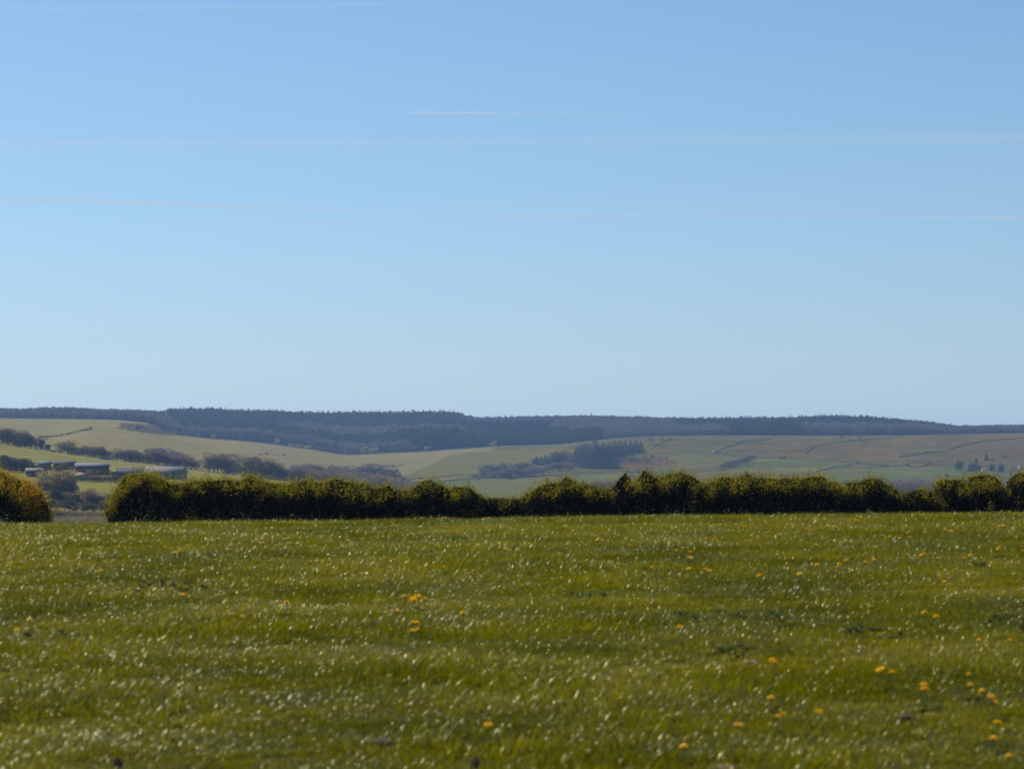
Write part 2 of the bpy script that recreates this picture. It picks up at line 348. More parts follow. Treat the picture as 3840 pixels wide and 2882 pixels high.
# ------------------------------------------------------------------ instancing for stuff
def scatter(name, P, rot, scl, idx, protos, label, cat, kind='stuff'):
    pc = bpy.data.collections.new(name + '_source')
    for q in protos: pc.objects.link(q)
    me = bpy.data.meshes.new(name); me.vertices.add(len(P)); me.vertices.foreach_set('co', np.asarray(P, np.float32).ravel())
    for nm, ty, key, arr in (('rot', 'FLOAT_VECTOR', 'vector', rot), ('scl', 'FLOAT_VECTOR', 'vector', scl), ('pick', 'INT', 'value', idx)):
        A = me.attributes.new(nm, ty, 'POINT'); A.data.foreach_set(key, np.asarray(arr, np.int32 if ty == 'INT' else np.float32).ravel())
    o = obj(name, me); tag(o, label, cat, kind=kind)
    ng = bpy.data.node_groups.new(name, 'GeometryNodeTree')
    ng.interface.new_socket('Geometry', in_out='INPUT', socket_type='NodeSocketGeometry')
    ng.interface.new_socket('Geometry', in_out='OUTPUT', socket_type='NodeSocketGeometry')
    n = ng.nodes; gi = n.new('NodeGroupInput'); go = n.new('NodeGroupOutput'); ip = n.new('GeometryNodeInstanceOnPoints'); ci = n.new('GeometryNodeCollectionInfo')
    ci.inputs[0].default_value = pc; ci.inputs['Separate Children'].default_value = True; ci.inputs['Reset Children'].default_value = True
    def attr(nm, ty):
        a = n.new('GeometryNodeInputNamedAttribute'); a.data_type = ty; a.inputs[0].default_value = nm; return a.outputs[0]
    L = ng.links
    L.new(gi.outputs[0], ip.inputs['Points']); L.new(ci.outputs[0], ip.inputs['Instance']); ip.inputs['Pick Instance'].default_value = True
    L.new(attr('pick', 'INT'), ip.inputs['Instance Index']); L.new(attr('rot', 'FLOAT_VECTOR'), ip.inputs['Rotation']); L.new(attr('scl', 'FLOAT_VECTOR'), ip.inputs['Scale'])
    L.new(ip.outputs[0], go.inputs[0])
    md = o.modifiers.new('scatter', 'NODES'); md.node_group = ng
    return o

# ------------------------------------------------------------------ grass
def tuft(nm, nb, R, h0, h1, r, w0=.0035, w1=.007, flop=1.0):
    """blades as curved tapering strips of four cross sections"""
    Vs = []; Qs = []; n = 0
    ph = r.uniform(0, 2 * math.pi, nb); rr = R * np.sqrt(r.uniform(0, 1, nb))
    for i in range(nb):
        x0, y0 = rr[i] * math.cos(ph[i]), rr[i] * math.sin(ph[i]); h = r.uniform(h0, h1); w = r.uniform(w0, w1)
        az = r.uniform(0, 2 * math.pi); lean = r.uniform(.15, .85) * flop; bend = r.uniform(.4, 2.0) * flop
        d = np.array([math.cos(az), math.sin(az), 0]); s = np.array([-d[1], d[0], 0]); tw = r.uniform(-.6, .6)
        p = np.array([x0, y0, -.01]); ang = lean * .5
        for k in range(4):
            sd = s * math.cos(tw * k / 3) + np.array([0, 0, 1]) * math.sin(tw * k / 3) * .5
            ww = w * [1, .95, .7, .12][k] * .5
            Vs += [p - sd * ww, p + sd * ww]
            ang += bend * .34 + lean * .1
            p = p + (d * math.sin(ang) + np.array([0, 0, 1]) * math.cos(ang)) * h / 3
        Qs += [[n + 2 * k, n + 2 * k + 1, n + 2 * k + 3, n + 2 * k + 2] for k in range(3)]; n += 8
    me = mesh_np(nm, np.array(Vs), np.array(Qs), [M['blade']], smooth=True)
    return bpy.data.objects.new(nm, me)
r = np.random.default_rng(5)
protos = [tuft('grass_tuft', 85, .13, .045, .09, r, .003, .006) for _ in range(8)] + [tuft('grass_tuft', 75, .12, .07, .14, r, .0035, .0075, 1.1) for _ in range(6)]
PX = []; yy = 8.5
pts = []
for (y0, y1, dens) in ((8.5, 30, 95), (30, 52, 75), (52, 74, 25)):
    wmax = .185 * y1 + 4; n = int((y1 - y0) * 2 * wmax * dens)
    x = rng.uniform(-wmax, wmax, n); y = rng.uniform(y0, y1, n); k = np.abs(x) < .185 * y + 3.5
    pts.append(np.stack([x[k], y[k]], 1))
pts = np.concatenate(pts)
BARE = [(1427, 2770, .13), (2723, 2872, .10), (3396, 2686, .08), (1780, 2860, .10), (2812, 2482, .08)]
def field_at(u, row):
    y = np.linspace(10, 46, 1500); x = (u - 1920) / F * y; z = zf(x, y); rr = 1700 - z / y * F
    k = np.where(rr <= row)[0]; i = k[0] if len(k) else int(np.argmin(rr))
    return float(x[i]), float(y[i]), float(z[i])
keep = np.ones(len(pts), bool)
for (u, row, rad) in BARE:
    x, y, z = field_at(u, row)
    q = ((pts[:, 0] - x) / rad) ** 2 + ((pts[:, 1] - y) / (rad * 1.6)) ** 2 + (fnoise(pts[:, 0] * 9, pts[:, 1] * 9, 77) - .5) * 1.2
    keep &= ~((q < 1) & (rng.uniform(size=len(pts)) < .8))
pts = pts[keep]
X, Y = pts[:, 0], pts[:, 1]; Zp = zf(X, Y)
big = fnoise(X / 1.3, Y / 1.7, 31)
sc = rng.uniform(.65, 1.2, len(X)) * (.45 + 1.1 * big)
scl = np.stack([rng.uniform(.9, 1.2, len(X)), rng.uniform(.9, 1.2, len(X)), sc], 1)
idx = np.where((big > .58) & (rng.uniform(size=len(X)) < .6), rng.integers(8, 14, len(X)), rng.integers(0, 8, len(X)))
rot = np.stack([rng.normal(0, .08, len(X)), rng.normal(0, .08, len(X)), rng.uniform(0, 6.28, len(X))], 1)
scatter('grass', np.stack([X, Y, Zp], 1), rot, scl, idx, protos, 'short glossy pasture grass covering the near field', 'grass')

# ------------------------------------------------------------------ dandelions
def dandelion_meshes(r):
    hd = MB()
    for ring, (n, l, el) in enumerate(((22, .023, .12), (18, .019, .45), (12, .012, .9))):
        for i in range(n):
            a = i / n * 2 * math.pi + r.uniform(-.1, .1); e = el + r.uniform(-.1, .1)
            d = np.array([math.cos(a) * math.cos(e), math.sin(a) * math.cos(e), math.sin(e)]); s = np.array([-math.sin(a), math.cos(a), 0]) * .0022
            b = np.array([0, 0, .0015 * ring]); t = b + d * l * r.uniform(.85, 1.1); m_ = (b + t) / 2 + [0, 0, .002]
            hd.add([b - s * .5, b + s * .5, m_ + s, t + s * .8, t - s * .8, m_ - s], Q=[[0, 1, 2, 5], [5, 2, 3, 4]])
    return hd.mesh('flower_head', [M['petal']])
def stem_mesh(h):
    b = MB(); b.tube([(0, 0, -.01), (.004, .002, h * .5), (0, 0, h)], [.0028, .0025, .003], 5)
    b.tube([(0, 0, h - .012), (0, 0, h - .003)], [.003, .007], 7)
    return b.mesh('flower_stem', [M['stem']])
def rosette_mesh(r, n=8, L=.09, w=.018, m='weed', up=.5):
    b = MB()
    for i in range(n):
        a = i / n * 6.28 + r.uniform(-.3, .3); d = np.array([math.cos(a), math.sin(a), 0]); s = np.array([-d[1], d[0], 0]); l = L * r.uniform(.7, 1.1); u0 = up * r.uniform(.6, 1.3)
        V = []
        for k, (t, ww) in enumerate(((0, .25), (.25, .7), (.4, .45), (.55, .95), (.7, .55), (.85, .9), (1, .05))):
            c = d * l * t * math.cos(u0 * (1 - t * .6)) + np.array([0, 0, l * math.sin(u0) * (t - .55 * t * t)]); V += [c - s * w * ww, c + s * w * ww]
        b.add(V, Q=[[2 * k, 2 * k + 1, 2 * k + 3, 2 * k + 2] for k in range(6)])
    return b.mesh('leaf_rosette', [M[m]])
r = np.random.default_rng(9)
heads = [dandelion_meshes(r) for _ in range(4)]; stems = [stem_mesh(h) for h in (.078, .092, .106)]; ros = [rosette_mesh(r) for _ in range(3)]
LZ = [(165, 92), (738, 80), (742, 93), (1107, 134), (1035, 155), (1137, 150), (1228, 132), (1498, 134), (517, 168), (760, 193), (778, 180), (333, 224), (437, 280), (1918, 266), (2022, 284), (790, 392), (1238, 424), (132, 503),
      (78, 537), (1050, 490), (1750, 418), (1782, 408), (1805, 407), (1836, 411), (1790, 427), (1715, 468), (2000, 487), (1785, 528), (1800, 530), (1780, 574), (1803, 570), (2110, 984), (2187, 178)]
RZ = [(607, 60), (990, 74), (1003, 75), (1097, 55), (1292, 90), (1365, 70), (1393, 77), (1480, 46), (1490, 48), (1133, 127), (1157, 110), (865, 138), (875, 136), (510, 158), (370, 134), (710, 182), (742, 177), (770, 190), (765, 218),
      (775, 219), (762, 267), (835, 272), (853, 280), (603, 265), (1063, 301), (1071, 301), (1314, 164), (1246, 138), (1632, 121), (1674, 130), (1717, 124), (1704, 159), (1783, 106), (1897, 97), (1870, 93), (2110, 74), (2124, 76),
      (2165, 60), (1568, 168), (1768, 205), (1779, 203), (1632, 220), (1562, 227), (1524, 244), (1443, 234), (1412, 245), (1405, 258), (1840, 220), (1950, 220), (1978, 210), (2098, 178), (2104, 173), (2203, 190), (1315, 255),
      (1242, 293), (1866, 322), (1778, 470), (1830, 493), (723, 540), (2013, 598), (2145, 600), (1122, 696), (1133, 699), (1580, 743), (1590, 741), (1640, 746), (1970, 742), (1975, 792), (2025, 815), (1775, 808), (1770, 831),
      (1780, 829), (1115, 847), (2066, 872), (2080, 873), (1320, 914), (1147, 937), (1167, 937), (970, 990), (2093, 977), (2075, 1042), (740, 1072), (2140, 1128)]
flowers = [(x / 1.152, 1900 + y / 1.152) for x, y in LZ] + [(1920 + x / 1.152, 1900 + y / 1.152) for x, y in RZ]
def zone(u, row):
    if 1480 < u < 1750 and 2240 < row < 2410: return 'in the central cluster'
    side = 'in the left half' if u < 1920 else 'in the right half'
    dep = 'near the hedge' if row < 2080 else 'halfway down the field' if row < 2450 else 'in the foreground'
    return side + ' ' + dep
cnt = {}
for (u, row) in sorted(flowers):
    h = int(rng.integers(0, 3)); hh = (.078, .092, .106)[h]
    x, y, z = field_at(u, row + hh * F / 24)
    zz = zone(u, row); k = cnt.get(zz, 0); cnt[zz] = k + 1
    s = float(rng.uniform(1.05, 1.3)) * (1.25 if 'cluster' in zz else 1) 
    e = empty('dandelion', (x, y, z), 'yellow dandelion, %s from the left %s' % (ordinal(k), zz), 'flower', 'dandelions scattered over the field', rz=float(rng.uniform(0, 6.28)), s=s)
    hd = obj('flower_head', heads[int(rng.integers(0, 4))], e, (0, 0, hh)); hd.rotation_euler = (float(rng.normal(.12, .2)) , float(rng.normal(0, .2)), 0)
    obj('flower_stem', stems[h], e); obj('leaf_rosette', ros[int(rng.integers(0, 3))], e)

# ------------------------------------------------------------------ weeds and bare earth
def weed_meshes(r, n, spread, L):
    P = []; b = MB()
    for i in range(n):
        m_ = rosette_mesh(r, 9, L * r.uniform(.7, 1.2), L * .16, 'weed', r.uniform(.5, 1.25))
        V = np.empty(len(m_.vertices) * 3); m_.vertices.foreach_get('co', V); V = V.reshape(-1, 3)
        Q = np.array([list(p_.vertices) for p_ in m_.polygons]); V[:, 2] *= r.uniform(.5, 1.5)
        V = V + np.array([r.normal(0, spread[0]), r.normal(0, spread[1]), r.uniform(.0, .04)]); b.add(V, Q)
        bpy.data.meshes.remove(m_)
    return b.mesh('weed_leaves', [M['weed']])
r = np.random.default_rng(12)
WEEDS = [(680, 2195, 26, (0.32, 0.59), 0.105, 'large blue green thistle patch on the left side of the field'),
         (1725, 2018, 8, (0.11, 0.51), 0.081, 'small grey green thistle patch below the hedge near the middle'),
         (2310, 2135, 14, (0.25, 0.42), 0.081, 'wide low thistle patch in the middle of the field below the hedge'),
         (2215, 2230, 5, (0.09, 0.20), 0.074, 'small dark weed tuft right of the middle of the field'),
         (2780, 2310, 12, (0.23, 0.42), 0.081, 'dark weed patch above the pale earth mound'),
         (2790, 2440, 12, (0.13, 0.34), 0.087, 'dark green weed clump just behind the pale earth mound'),
         (3265, 2370, 11, (0.10, 0.26), 0.099, 'round dark dock plant standing alone on the right of the field'),
         (3790, 2335, 12, (0.11, 0.51), 0.099, 'dark weed clump at the right edge of the field'),
         (3670, 2120, 4, (0.04, 0.17), 0.081, 'single dark weed among the dandelions near the right end of the hedge'),
         (190, 2385, 8, (0.14, 0.34), 0.074, 'faint weed patch near the left edge of the field')]
for (u, row, n, sp, L, lab) in WEEDS:
    x, y, z = field_at(u, row + 10)
    e = empty('weed_clump', (x, y, z), lab, 'weed', 'weed patches in the field'); obj('weed_leaves', weed_meshes(r, n, sp, L), e)
def lump(r, sx, sy, sz, m, name, n=18):
    V = []; 
    for i in range(n + 1):
        t = i / n * math.pi / 2
        for j in range(24):
            a = j / 24 * 6.28318
            k = 1 + .35 * (vnoise(math.cos(a) * 2 + i * .35 + r.uniform(0, .25), math.sin(a) * 2 + 5, 3) - .5) + r.uniform(-.16, .16)
            V.append((math.cos(a) * math.cos(t) * sx * k, math.sin(a) * math.cos(t) * sy * k, math.sin(t) * sz * k - .01))
    Q = [[i * 24 + j, i * 24 + (j + 1) % 24, (i + 1) * 24 + (j + 1) % 24, (i + 1) * 24 + j] for i in range(n) for j in range(24)]
    return mesh_np(name, np.array(V), np.array(Q), [M[m]])
SOIL = [(2812, 2482, .06, .12, .028, 'dry', 'earth_mound', 'pale pink dry earth mound lying in the grass', 'earth mound'),
        (2723, 2882, .10, .12, .03, 'dry', 'earth_mound', 'low pale earth heap cut by the bottom edge, right of the middle', 'earth mound'),
        (445, 2876, .028, .03, .055, 'soil', 'soil_clod', 'black soil clod at the bottom edge on the left', 'soil clod'),
        (1782, 2872, .03, .035, .05, 'soil', 'soil_clod', 'black soil clod at the bottom edge near the middle', 'soil clod'),
        (3396, 2690, .05, .09, .03, 'soil', 'soil_clod', 'dark brown clod between the dandelions at the lower right', 'soil clod'),
        (3722, 2510, .02, .035, .04, 'soil', 'soil_clod', 'tiny dark clod near the right edge of the field', 'soil clod'),
        (1420, 2778, .10, .14, .02, 'soil', 'earth_mound', 'flat brown bare scrape in the grass near the bottom left of the middle', 'bare earth')]
for (u, row, sx, sy, sz, m_, nm, lab, cat) in SOIL:
    x, y, z = field_at(u, row + 10)
    o = obj(nm, lump(r, sx, sy, sz, m_, nm)); o.location = (x, y, z + .015); tag(o, lab, cat)

# ------------------------------------------------------------------ the near hedge
HY = 72.0
TOP = np.array([(-1100, 1790), (-1000, 1770), (-900, 1788), (-780, 1765), (-650, 1780), (-500, 1760), (-400, 1772), (-300, 1745), (-60, 1748), (0, 1755), (40, 1768), (100, 1787), (140, 1817), (160, 1842), (175, 1880), (182, 1930),
    (412, 1915), (418, 1885), (436, 1855), (452, 1822), (470, 1797), (500, 1787), (550, 1778), (580, 1785), (620, 1795), (650, 1805), (700, 1802), (720, 1797), (780, 1801), (820, 1792), (860, 1786), (900, 1788), (940, 1783), (980, 1803), (1040, 1808), (1090, 1800),
    (1150, 1797), (1200, 1808), (1230, 1801), (1260, 1794), (1300, 1804), (1340, 1813), (1370, 1806), (1400, 1819), (1440, 1813), (1460, 1801), (1480, 1825), (1520, 1821), (1550, 1816), (1580, 1797), (1610, 1789), (1650, 1799), (1670, 1801),
    (1685, 1826), (1700, 1816), (1730, 1820), (1760, 1814), (1790, 1831), (1803, 1858), (1830, 1864), (1860, 1860), (1900, 1863), (1955, 1864), (1970, 1842), (1990, 1840), (2010, 1822), (2050, 1806), (2100, 1806), (2125, 1782), (2150, 1800),
    (2180, 1811), (2220, 1814), (2260, 1830), (2300, 1825), (2325, 1785), (2345, 1768), (2372, 1810), (2400, 1785), (2415, 1757), (2450, 1788), (2485, 1788), (2500, 1775), (2550, 1765), (2600, 1777), (2640, 1802), (2680, 1792), (2710, 1774), (2740, 1786),
    (2760, 1792), (2800, 1772), (2830, 1790), (2860, 1786), (2890, 1779), (2920, 1786), (2960, 1780), (3000, 1786), (3040, 1777), (3080, 1771), (3110, 1796), (3140, 1806), (3162, 1836), (3180, 1803), (3220, 1799), (3260, 1792), (3290, 1795),
    (3320, 1816), (3350, 1832), (3375, 1855), (3400, 1850), (3450, 1830), (3480, 1834), (3502, 1858), (3515, 1811), (3550, 1803), (3600, 1800), (3622, 1822), (3640, 1785), (3680, 1773), (3720, 1777), (3745, 1803), (3770, 1852), (3785, 1806),
    (3820, 1778), (3860, 1770), (4000, 1790), (4100, 1775), (4150, 1800), (4260, 1770), (4400, 1795), (4520, 1765), (4700, 1790), (4850, 1772), (5000, 1790), (5200, 1780)], float)
def top_z(u): return row_to_z(np.interp(u, TOP[:, 0], TOP[:, 1]), HY)
def hedge_part(name, u0, u1, label, cat, r, leafm='hedge_leaf', dens=1.0, sunny=(), sparse=0.0, w=.95, group='bushes of the hedge behind the field'):
    x0, x1 = [(u - 1920) / F * HY for u in (u0 - (12 if u0 > 450 else 0), u1 + (12 if u1 > 400 else 0))]; xc = (x0 + x1) / 2; L = x1 - x0
    base = float(zf(xc, HY)); e = empty(name, (xc, HY, base), label, cat, group)
    def hgt(x):
        x = np.asarray(x); dx = np.minimum(x - x0 if u0 > 0 else 9, x1 - x if u1 < 3900 else 9)
        return (top_z(1920 + F * x / HY) - zf(x, np.full(np.shape(x), HY)) + .03 + (vnoise(x * 2.3, x * 0 + 1.7, 51) - .5) * .15) * np.clip((np.clip(dx, 0, 9) + .25) / .40, .62, 1) ** .4
    endL = u0 not in (-300,); endR = u1 not in (4150,)
    def leafy(x):                                                  # stretches where the leaves reach down to the grass
        v = np.zeros(np.shape(x))
        for (c_, w_) in sunny: v = np.maximum(v, 1 - np.abs(x - (c_ - 1920) / F * HY) / w_)
        return np.clip(v, 0, 1) + .3 * (vnoise(x * 1.1, x * 0 + 3.3, 14) - .5)
    # leaf clumps lie on the outer skin of the bush
    def skin(n):
        x = r.uniform(x0, x1, n); h = hgt(x) - .10
        th = r.uniform(-.12, 1.12, n) * math.pi                          # 0 front, pi back
        dx = np.minimum(x - x0, x1 - x); ww = w * np.clip((dx + .25) / .9, .35, 1) ** .5 * (.88 + .3 * vnoise(x * 1.4, th * 2, 8))
        y = -np.cos(th) * ww
        f = np.clip(np.abs(np.sin(np.clip(th, 0, math.pi))), 0, 1) ** .45
        z = h * (.10 + .90 * f * r.uniform(.9, 1, n)); z = np.where(th < 0, h * r.uniform(0, .35, n), z); z = np.where(th > math.pi, h * r.uniform(0, .35, n), z)
        return x, y, z, h
    nc = int(L * 175 * dens); cx, cy, cz, ch = skin(nc)
    k = r.uniform(size=nc) < np.clip((cz / ch - .68 + .65 * leafy(cx)) * 3.6, .015, 1) * (1 - sparse * r.uniform(size=nc)); cx, cy, cz, ch = cx[k], cy[k], cz[k], ch[k]
    nl = 62; rad = r.uniform(.06, .15, len(cx))
    P = np.repeat(np.stack([cx - xc, cy, cz], 1), nl, 0) + r.normal(size=(len(cx) * nl, 3)) * np.repeat(rad, nl)[:, None] * np.array([.75, .75, .9])
    # upright shoots carrying leaves above the top
    ns = int(L * 15); sx = r.uniform(x0 + .05, x1 - .05, ns); sh = hgt(sx); sl = r.uniform(.04, .13, ns) + .28 * r.uniform(0, 1, ns) ** 4 * (1 + .5 * sparse); sy = r.normal(0, w * .4, ns)
    t = r.uniform(0, 1, (ns, 34)); lean = r.normal(0, .25, (ns, 2))
    SP = np.stack([sx[:, None] - xc + lean[:, :1] * t * sl[:, None], sy[:, None] + lean[:, 1:] * t * sl[:, None], sh[:, None] - .18 + t * (sl + .1)[:, None]], -1).reshape(-1, 3) + r.normal(0, .018, (ns * 34, 3))
    P = np.concatenate([P, SP]); P = P[P[:, 2] > .02]
    V, Q = leaf_quads(P, r.uniform(.022, .042, len(P)), .65, r=r)
    obj('foliage', mesh_np('foliage', V, Q, [M[leafm]]), e)
    # inner mass: leaves with the shade put into their colour, and dense twigs
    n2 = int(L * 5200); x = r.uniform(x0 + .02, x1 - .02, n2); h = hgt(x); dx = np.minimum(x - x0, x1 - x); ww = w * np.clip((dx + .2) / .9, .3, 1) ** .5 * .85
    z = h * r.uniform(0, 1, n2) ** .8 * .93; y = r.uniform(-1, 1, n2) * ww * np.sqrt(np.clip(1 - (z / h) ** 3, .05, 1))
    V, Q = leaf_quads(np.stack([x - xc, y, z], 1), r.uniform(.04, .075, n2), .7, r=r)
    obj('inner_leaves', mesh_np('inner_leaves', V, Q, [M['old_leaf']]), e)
    n3 = int(L * 420); x = r.uniform(x0, x1, n3); h = hgt(x); y = r.normal(0, w * .35, n3); z0 = r.uniform(0, .6, n3) * h
    A = np.stack([x - xc, y, z0], 1); D = r.normal(0, .45, (n3, 3)); D[:, 2] = 1; D /= np.linalg.norm(D, axis=1)[:, None]
    ln = np.minimum(r.uniform(.2, .7, n3), np.maximum((h * 1.03 - z0), .1)); B = A + D * ln[:, None]
    s = np.cross(D, r.normal(size=(n3, 3))); s /= np.linalg.norm(s, axis=1)[:, None]; s2 = np.cross(D, s); wd = r.uniform(.004, .012, n3)[:, None]
    V = np.stack([A + s * wd, A - s * wd * .5 + s2 * wd * .87, A - s * wd * .5 - s2 * wd * .87, B + s * wd * .3, B - s * wd * .15 + s2 * wd * .26, B - s * wd * .15 - s2 * wd * .26], 1).reshape(-1, 3)
    b = (np.arange(n3) * 6)[:, None]
    Q = np.concatenate([b + [0, 1, 4, 3], b + [1, 2, 5, 4], b + [2, 0, 3, 5]])
    tb = MB(); tb.add(V, Q)
    for i in range(int(L * 3.2) + 2):
        xx = r.uniform(x0 + .1, x1 - .1); hh = float(hgt(xx)); p0 = np.array([xx - xc, r.normal(0, .25), -.03]); p1 = p0 + [r.normal(0, .1), r.normal(0, .15), hh * .45]; p2 = p1 + [r.normal(0, .15), r.normal(0, .2), hh * .4]
        tb.tube([p0, p1, p2], [.035, .024, .01], 5)
    obj('branches', tb.mesh('branches', [M['twig']]), e)
    return e
r = np.random.default_rng(3)
hedge_part('bush', -1100, 184, 'golden brown rounded bush at the left edge, left of the gap in the hedge', 'bush', r, 'gold_leaf', 1.1, w=1.1, sunny=((150, .8),))
hedge_part('hedge', 410, 1800, 'long dense trimmed hawthorn hedge running right from the gap', 'hedge', r, sunny=((410, .8), (2000, .1)))
hedge_part('hedge', 1795, 1975, 'low dark stretch of hedge between the long hedge and the rounded bush', 'hedge', r, dens=.7, w=.7)
hedge_part('bush', 1968, 2290, 'broad rounded hawthorn bush with one pointed top, right of the low hedge stretch', 'bush', r, sparse=.3)
hedge_part('bush', 2285, 2470, 'thin open bush with two tall narrow crowns left of the tall hedge', 'bush', r, sparse=.7, dens=.8)
hedge_part('hedge', 2465, 3165, 'tall uneven hawthorn hedge on the right with a dark shaded face', 'hedge', r, sparse=.1)
hedge_part('bush', 3162, 3372, 'round hawthorn bush right after the tall hedge', 'bush', r, sparse=.3)
hedge_part('bush', 3368, 3508, 'small low sparse bush between two rounder bushes on the right', 'bush', r, sparse=.7, dens=.8)
hedge_part('bush', 3505, 3630, 'square topped bush with a bright yellow green left side, right of the small low bush', 'bush', r, sparse=.2)
hedge_part('bush', 3626, 3772, 'tallest of the right hand bushes, second last before the right edge', 'bush', r, sparse=.3)
hedge_part('bush', 3775, 5200, 'bush cut by the right edge of the photograph', 'bush', r, sparse=.3)

# ------------------------------------------------------------------ trees
def crown_pts(r, n, h, w, lobes, base=.0):
    c = []; 
    for i in range(lobes):
        a = r.uniform(0, 6.28); q = r.uniform(0, .33) * w; zc = r.uniform(base + .18, .82) * h
        c.append((math.cos(a) * q, math.sin(a) * q, zc, r.uniform(.17, .28) * w, r.uniform(.12, .2) * h))
    c.append((0, 0, h * .5, .32 * w, .42 * h)); c = np.array(c)
    k = r.integers(0, len(c), n); d = r.normal(size=(n, 3)); d /= np.linalg.norm(d, axis=1)[:, None]; rad = r.uniform(.35, 1.05, n) ** .5
    P = c[k, :3] + d * rad[:, None] * np.stack([c[k, 3], c[k, 3], c[k, 4]], 1)
    return P[P[:, 2] > .01]
def limbs(b, r, h, w, n=7):
    b.tube([(0, 0, -.5), (r.normal(0, .1), r.normal(0, .1), h * .3), (r.normal(0, .3), r.normal(0, .3), h * .75)], [h * .028, h * .02, h * .006], 6)
    for i in range(n):
        a = r.uniform(0, 6.28); z0 = r.uniform(.18, .5) * h; q = r.uniform(.25, .45) * w
        b.tube([(0, 0, z0), (math.cos(a) * q * .5, math.sin(a) * q * .5, z0 + h * .14), (math.cos(a) * q, math.sin(a) * q, z0 + h * r.uniform(.22, .4))], [h * .012, h * .008, h * .003], 4)
def broadleaf(r, w=1.0, n=2600, ls=.04):
    """unit height tree"""
    b = MB(); limbs(b, r, 1, w)
    P = crown_pts(r, n, 1, w, 11); V, Q = leaf_quads(P, r.uniform(.7, 1.4, len(P)) * ls, .7, r=r)
    return b.mesh('trunk', [M['bark']]), V, Q
def conifer(r, w=.42, n=1300, ls=.055):
    b = MB(); b.tube([(0, 0, -.05), (0, 0, .5), (0, 0, .97)], [.02, .013, .003], 5)
    z = .06 + .94 * (1 - np.sqrt(r.uniform(0, 1, n))); tier = np.floor(z * 12) / 12; fr = (z - tier) * 12
    R = (1 - z) ** .62 * w * .5 * (1.12 - .45 * fr) * r.uniform(.45, 1.12, n); a = r.uniform(0, 6.28, n)
    R *= 1 + .25 * (vnoise(np.cos(a) * 2, np.sin(a) * 2 + z * 6, int(r.integers(0, 99))) - .5)
    P = np.stack([np.cos(a) * R, np.sin(a) * R, z - .12 * R], 1); V, Q = leaf_quads(P, r.uniform(.6, 1.3, n) * ls, .6, r=r)
    return b.mesh('trunk', [M['bark']]), V, Q
r = np.random.default_rng(21)
KIND = {}
bl = [broadleaf(r, w) for w in (.9, 1.05, 1.2, .8, 1.0)]; bo = [broadleaf(r, w, 1500, .045) for w in (1.0, 1.1, .9)]; cf = [conifer(r, w) for w in (.52, .62, .58)]; bs = []
for _ in range(3):
    P = crown_pts(r, 1100, 1, 1.7, 9, .02); bs.append((bl[0][0],) + leaf_quads(P, r.uniform(.6, 1.3, len(P)) * .075, .7, r=r))
for key, src, m_ in (('brown', bl, 't_brown'), ('olive', bo, 't_olive'), ('green', bl, 't_green'), ('conifer', cf, 't_conifer'), ('shrub', bs, 't_green'), ('brownshrub', bs, 't_brown'), ('oliveshrub', bs, 't_olive'), ('rustshrub', bs, 't_rust')):
    KIND[key] = [(t, mesh_np('crown', V, Q, [M[m_]])) for (t, V, Q) in src]
NOUN = {'brown': ('bare_tree', 'tree'), 'olive': ('broadleaf_tree', 'tree'), 'green': ('broadleaf_tree', 'tree'), 'conifer': ('conifer_tree', 'tree'), 'shrub': ('shrub', 'shrub'), 'brownshrub': ('shrub', 'shrub'), 'oliveshrub': ('shrub', 'shrub'), 'rustshrub': ('shrub', 'shrub')}
DESC = {'brown': 'bare brown tree', 'olive': 'olive green budding tree', 'green': 'dark green tree', 'conifer': 'dark conifer', 'shrub': 'dark green shrub', 'brownshrub': 'bare brown shrub', 'oliveshrub': 'olive shrub', 'rustshrub': 'rusty brown shrub'}
def tree(kind, u, base_row, top_row, wide, where, k, dmin, group, d=None):
    """wide: width over height"""
    if d is None: x, y, z = ground_at(u, base_row, dmin)
    else: y = d; x = (u - 1920) / F * d; z = float(zt(u, d))
    h = max(row_to_z(top_row, y) - z, 1.2)
    v = KIND[kind]; t, c = v[int(rng.integers(0, len(v)))]; sw = h * wide * float(rng.uniform(.92, 1.1))
    nm, cat = NOUN[kind]
    e = empty(nm, (x, y, z), '%s, %s from the left %s' % (DESC[kind], ordinal(k), where), cat, group, rz=float(rng.uniform(0, 6.28)), s=(sw, sw, h))
    if 'shrub' not in kind: obj('trunk', t, e)
    obj('crown', c, e)
def row_of(items, where, dmin, group, d=None):
    for k, it in enumerate(sorted(items)):
        u, kind, br, tr, w = it; tree(kind, u, br, tr, w, where, k, dmin, group, d)

